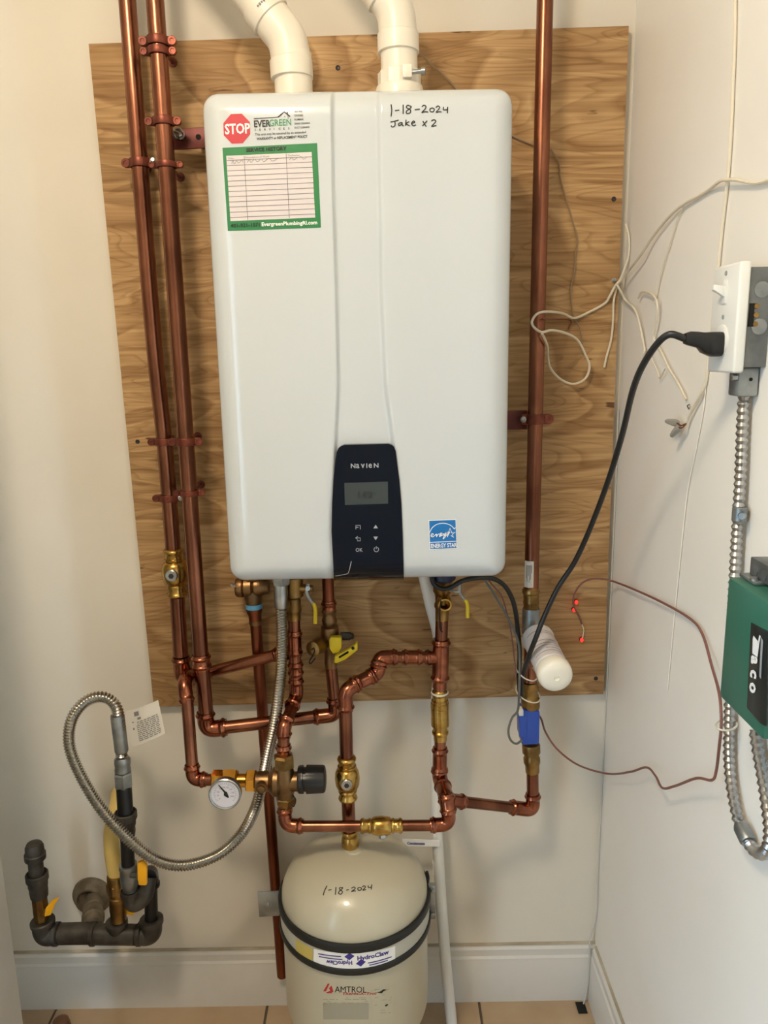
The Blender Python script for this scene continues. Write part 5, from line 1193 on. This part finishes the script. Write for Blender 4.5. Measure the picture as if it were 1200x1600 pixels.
# green controller
GX = 0.378
g0 = atx(1133, 898, GX); gz1 = g0.z; gz0 = atx(1127, 1092, GX).z; gy1 = (g0.y + atx(1127, 1092, GX).y) / 2; gy0 = atx(1191, 1165, GX).y
t = thing('zone_controller', Vector((XR, (gy0 + gy1) / 2, gz0)), 'dark green pump controller box with black label on the side wall', 'controller')
case_ = obj('case', MB().box((GX, gy0, gz0), (XR - 0.004, gy1, gz1)), 'taco_green', t, bevel=0.004, bseg=2)
def GP(x, y, l): return atx(x, y, GX - l)
lab = obj('black_label', MB().prism([GP(x, y, 0.0015) for x, y in ((1173, 973), (1196, 985), (1200, 988), (1197, 1135), (1188, 1131), (1166.5, 1106))], (0.0014, 0, 0)), 'panel_black', t, bevel=0.0004)
def TXT(s, x, y, sz, xs=1.0, mb=None): return text_mb(s, GP, x, y, sz, math.radians(93), xs, 0.04, 0.25, lift=0.0022, mb=mb)
mb = poly_mb(((1176, 998), (1177.5, 993), (1186.5, 1005), (1183.5, 1027), (1175.5, 1021)), GP, lift=0.0022)
poly_mb(((1186.5, 992), (1188.5, 994), (1186, 1008), (1184, 1004)), GP, mb, 0.0022)
TXT('a', 1174.6, 1023.5, 13, 1.55, mb); TXT('c', 1173.2, 1045, 13, 1.55, mb); TXT('o', 1172.0, 1065, 13, 1.55, mb)
obj('logo_lettering', mb, 'logo_white', lab)
obj('logo_bar', poly_mb(((1189, 995), (1192.3, 1001), (1189, 1061), (1186.3, 1057)), GP, lift=0.0022), 'logo_grey', lab)
for i, yf in enumerate((0.2,)):
    obj('bottom_knockout', MB().lathe(Vector((GX + 0.03, gy1 - 0.045, gz0 + 0.002)), (0, 0, -1), [(0, 0.012), (0.006, 0.012), (0.007, 0.009)], 18), 'galvanized', t)
tb0 = atx(1170, 868, 0.398)
t2 = thing('transformer_box', Vector((0.42, tb0.y - 0.04, gz1 + 0.004)), 'grey steel transformer box standing on the green controller', 'box')
ty1 = atx(1170, 905, 0.398).y; tz1 = atx(1170, 868, 0.398).z
bxx = obj('housing', MB().box((0.398, ty1 - 0.10, gz1 + 0.0045), (XR - 0.002, ty1, tz1)), 'box_steel', t2, bevel=0.001)
for k in range(2): obj('knockout', MB().lathe(Vector((0.398, ty1 - 0.012 - k * 0.02, (gz1 + tz1) / 2)), (-1, 0, 0), [(0, 0.006), (0.0008, 0.006), (0.001, 0.005)], 16), 'box_steel', bxx)
obj('foot', MB().box((0.39, ty1 - 0.03, gz1 + 0.0006), (0.41, ty1 + 0.006, gz1 + 0.0045)), 'galvanized', t2, bevel=0.0006)
obj('screw', MB().lathe(Vector((0.393, ty1 - 0.022, gz1 + 0.0045)), (-0.3, 0, 1), [(0, 0.0045), (0.003, 0.004), (0.0035, 0.002)], 12), 'steel', t2)

# ================================================================== LOOSE WIRES
Rw = 0.0019
t = cable('thermostat_wire', [at(839, 1114, -0.100), at(846, 1124, -0.090), at(853, 1145, -0.09), at(872, 1172, -0.10), at(905, 1196, -0.10), at(950, 1209, -0.10), W(985, 1206, 0.020), W(1010, 1199, 0.016), W(1024, 1212, 0.018), W(1035, 1231, 0.020), W(1055, 1228, 0.020), W(1088, 1216, 0.022), W(1112, 1219, 0.022), W(1119, 1205, 0.02), W(1124, 1165, 0.028), W(1127, 1130, 0.030), W(1124, 1085, 0.026), W(1112, 1040, 0.012), W(1098, 992, 0.006), W(1080, 968, 0.006), W(1040, 944, 0.008), W(1000, 925, 0.010), at(960, 909, -0.06), at(936, 904, -0.05), at(914, 908, -0.035), at(899, 925, -0.03), at(896, 945, -0.029), at(905, 963, -0.028), at(909, 975, -0.026)], Rw, 'brown_cable', 'long brown wire from the blue sensor to the conduit and back to the board', 'wire')
bare = cable('bare_end', [at(909, 975, -0.026), at(912, 985, -0.025), at(910, 998, -0.022)], 0.0011, 'cream_cable', parent=t)
for (x, y, lab) in ((900.5, 941, 'small glowing red light on the brown wire bend, upper of two'), (897, 953, 'small glowing red light on the brown wire bend, lower of two'), (909, 1000, 'small glowing red light at the bare tip of the brown wire')):
    c = at(x, y, -0.024); g = thing('red_light', c, lab, 'light', 'red lights on the board')
    obj('holder', MB().lathe(c + Vector((0, 0.0052, 0)), (0, -1, 0), [(0, 0.0045), (0.002, 0.0045), (0.003, 0.0036)], 12), 'screw_dark', g)
    obj('lens', MB().sphere(c, 0.0038, 12, 8, (0.9, 0.8, 1.1)), 'red_led', g)
ca_, cb_ = atx(1140, 1129, CX), W(1127, 1130, 0.030); cb_.z = ca_.z; c = (ca_ + cb_) / 2; ud = (ca_ - cb_); hl_ = ud.length / 2; ud.normalize(); vd = Vector((-ud.y, ud.x, 0))
c = c + ud * 0.003; ring_ = [c + ud * math.cos(a) * (hl_ + 0.0058) + vd * math.sin(a) * 0.0108 for a in [2 * math.pi * i / 28 for i in range(29)]]
tag(obj('cable_tie', MB().tube(ring_, 0.0013, 6, caps=False), 'zip_white'), 'white cable tie holding the brown wire to the steel conduit', 'cable tie')
# low voltage cables by the corner
G = 'cream low voltage cables by the corner'
B = BOARD_Y - 0.004
cable('low_voltage_cable', [at(655, 80, -0.03), at(672, 100, -0.028), at(700, 124, -0.026), at(740, 170, B), at(790, 206, B), at(830, 225, B), at(862, 234, B)], 0.0018, 'tan_cable', 'tan cable passing behind the riser from the intake pipe to the hanging lead', 'cable', G)
cable('low_voltage_cable', [at(861, 233.7, B), at(873, 255, B), at(876, 280, B), at(886, 315, B), at(896, 350, B), at(902, 375, B), at(899, 400, B), at(897, 430, B), at(892, 450, B), at(893, 475, B), at(896, 498, B)], 0.0016, 'tan_cable', 'thin hanging lead coming down the board into the coiled loop', 'cable', G)
cable('low_voltage_cable', [W(1205, 280, 0.004), W(1180, 286, 0.005), W(1150, 281, 0.008), W(1138, 281, 0.0085), W(1125, 283, 0.008), W(1108, 296, 0.004), W(1092, 306, 0.004), W(1070, 318, 0.005), W(1048, 336, 0.006), W(1020, 370, 0.008), W(1000, 400, 0.012), at(975, 432, -0.040), at(962, 446, -0.0305), at(953, 462, -0.0275), at(945, 474, B), at(920, 488, B), at(897, 497, B - 0.006), at(880, 490, B - 0.03), at(858, 487, B - 0.08), at(840, 490, -0.115), at(831, 503, -0.115), at(836, 513, -0.118), at(847, 519, -0.12), at(862, 516, -0.11), at(885, 521, -0.07), at(903, 532, -0.045), at(915, 555, -0.035), at(921, 573, -0.033), at(914, 592, -0.033), at(895, 600, -0.035), at(875, 592, -0.04), at(860, 575, -0.05), at(856, 556, -0.06), at(855, 540, -0.09), at(847, 521, -0.125)], 0.0022, 'cream_cable', 'cream cable strung from the side wall over the corner and coiled round the sticker riser', 'cable', G)
cable('low_voltage_cable', [at(897, 497, B - 0.002), at(905, 510, B), at(909, 530, B), at(907, 545, B)], 0.0014, 'tan_cable', 'short tan tail inside the coiled loop on the board', 'cable', G)
cable('low_voltage_cable', [at(849, 498, -0.12), at(870, 499, -0.06), at(892, 501, B - 0.003), at(888, 515, B - 0.001)], 0.0013, 'copper_wire', 'bare copper tail twisted out of the coiled loop', 'cable', G)
cable('low_voltage_cable', [at(978, 350, B), at(983, 372, -0.03), at(982, 400, -0.03), at(972, 430, -0.0245), at(964, 448, -0.0235), at(959, 470, B), at(958, 500, B), at(955, 530, B), at(948, 556, B), at(944, 574, B)], 0.0020, 'cream_cable', 'cream cable hanging in front of the board edge with a cut end', 'cable', G)
cable('low_voltage_cable', [at(963, 444, -0.0355), at(970, 455, -0.037), at(978, 470, -0.038), W(992, 484, 0.01), W(1000, 510, 0.008), W(1005, 535, 0.006), W(1007, 548, 0.006), W(1003, 556, 0.008)], 0.0020, 'cream_cable', 'cream cable dropping from the corner knot down the side wall', 'cable', G)
cable('low_voltage_cable', [W(1070, 318, 0.004), W(1058, 345, 0.003), W(1046, 385, 0.003), W(1035, 420, 0.003), W(1026, 460, 0.003), W(1022, 475, 0.004)], 0.0010, 'cream_cable', 'very thin cream strand slanting down the side wall from the strung cable', 'cable', G)
cable('low_voltage_cable', [W(997, 466, 0.006), W(1003, 456, 0.006), W(1015, 458, 0.008), W(1025, 468, 0.010), W(1027, 485, 0.010), W(1024, 510, 0.008), W(1022, 530, 0.006), W(1032, 548, 0.006), W(1045, 575, 0.006), W(1060, 600, 0.005), W(1072, 624, 0.004)], 0.0018, 'cream_cable', 'cream cable hooking over and running down behind the black cord to the wire nuts', 'cable', G)
cable('low_voltage_cable', [W(1013, 545, 0.006), W(1018, 560, 0.006), W(1027, 580, 0.006), W(1031, 590, 0.006), W(1040, 575, 0.006)], 0.0012, 'cream_cable', 'small bent cable end sticking out under the black cord', 'cable', G)
cable('wall_cable', [W(1149, -30, 0.003), W(1148, 60, 0.003), W(1145, 140, 0.003), W(1142, 210, 0.003), W(1137, 280, 0.003), W(1129, 350, 0.003), W(1122, 420, 0.003), W(1115, 480, 0.003), W(1109, 535, 0.003), W(1104, 590, 0.003), W(1097, 612, 0.005), W(1086, 632, 0.006), W(1076, 650, 0.007), W(1072, 660, 0.008)], 0.0024, 'cream_cable', 'painted cream cable running straight down the side wall beside the outlet', 'cable')
cable('wall_cable', [W(1104, 590, 0.002), W(1099, 640, 0.002), W(1088, 700, 0.002), W(1074, 770, 0.002), W(1062, 880, 0.002), W(1052, 980, 0.002), W(1043, 1080, 0.002)], 0.0008, 'wall_right_paint', 'thin painted-over wire trailing down the side wall under the wire nuts', 'cable')
for x, y, a_ in ((1075, 634, 0.4),): tag(obj('cable_staple', MB().tube(smooth([W(1076, 639, 0.001), W(1074, 634, 0.006), W(1077, 632, 0.001)], 5), 0.0009, 6), 'screw_dark'), 'tiny dark staple on the side wall above the wire nuts', 'staple')
n0 = W(1072, 662, 0.010)
for (x0, y0, x1, y1, lab) in ((1058, 661, 1041, 658, 'grey wire nut pointing level towards the board'), (1061, 668, 1049, 681, 'grey wire nut pointing down beside the level one')):
    a, b = W(x0, y0, 0.014), W(x1, y1, 0.018); L = (b - a).length; g = thing('wire_nut', a, lab, 'wire nut', 'grey wire nuts')
    obj('shell', MB().lathe(a, b - a, [(0, 0.0048), (L * .15, 0.0056), (L * .5, 0.0050), (L * .92, 0.0036), (L, 0.0026)], 12, 0, lambda k: 1.0 if k % 2 else 0.92), 'wire_nut', g)
    obj('copper_lead', MB().tube(smooth([a, a.lerp(n0, 0.5) + Vector((0, 0, -0.003)), n0], 5), 0.0011, 6), 'copper_wire', g)
# white drop wire in the corner down to the floor hole
cw_ = [at(966, 640, -0.012), at(962, 760, -0.012), at(957, 900, -0.012), at(955, 1000, -0.012), at(952, 1080, -0.012), at(947, 1140, -0.010), at(946, 1220, -0.010), at(943, 1310, -0.010), at(938, 1380, -0.010), at(932, 1430, -0.012), at(925, 1468, -0.018), at(925.5, 1500, -0.022), at(921, 1530, -0.022), at(916, 1552, -0.024), at(911, 1571, -0.026)]
for p in cw_:
    if p.z < 0.16: p.x = min(p.x, XR - 0.0165); p.y = min(p.y, -0.0165)
    else: p.x = min(p.x, XR - 0.0022)
cable('corner_wire', cw_, 0.0016, 'wire_grey', 'white wire dropping down the room corner into the floor hole', 'wire')
hc = atz(909, 1574, 0.001)
tag(obj('floor_hole_grommet', MB().box((hc.x - 0.011, hc.y - 0.016, 0.0004), (hc.x + 0.009, hc.y + 0.014, 0.0025)), 'hole_dark', bevel=0.0008), 'small dark slot in the tile where the white corner wire ends', 'grommet')
# brown stub on the floor
fp = atz(97, 1612, 0.0)
t = thing('floor_stub', fp, 'small brown rounded stub on the tiles in front of the baseboard', 'stub')
obj('body', MB().lathe(fp + Vector((0, 0, 0.0006)), (0, 0, 1), [(0, 0.016), (0.003, 0.018), (0.02, 0.018), (0.028, 0.016), (0.032, 0.009)], 24), 'stub_brown', t)
obj('dark_ring', MB().lathe(fp + Vector((0, 0, 0.008)), (0, 0, 1), [(0, 0.0182), (0.001, 0.0188), (0.005, 0.0188), (0.006, 0.0182)], 24), 'screw_dark', t)
# knot holder screw on the board by the corner
c = at(959, 438, BOARD_Y)
tag(obj('cable_clip', MB().lathe(c + Vector((0, -0.0002, 0)), (0, -1, 0), [(0, 0.0042), (0.003, 0.0042), (0.004, 0.003), (0.010, 0.002)], 12), 'logo_grey'), 'small pale clip on the board where the cream cables cross', 'clip')
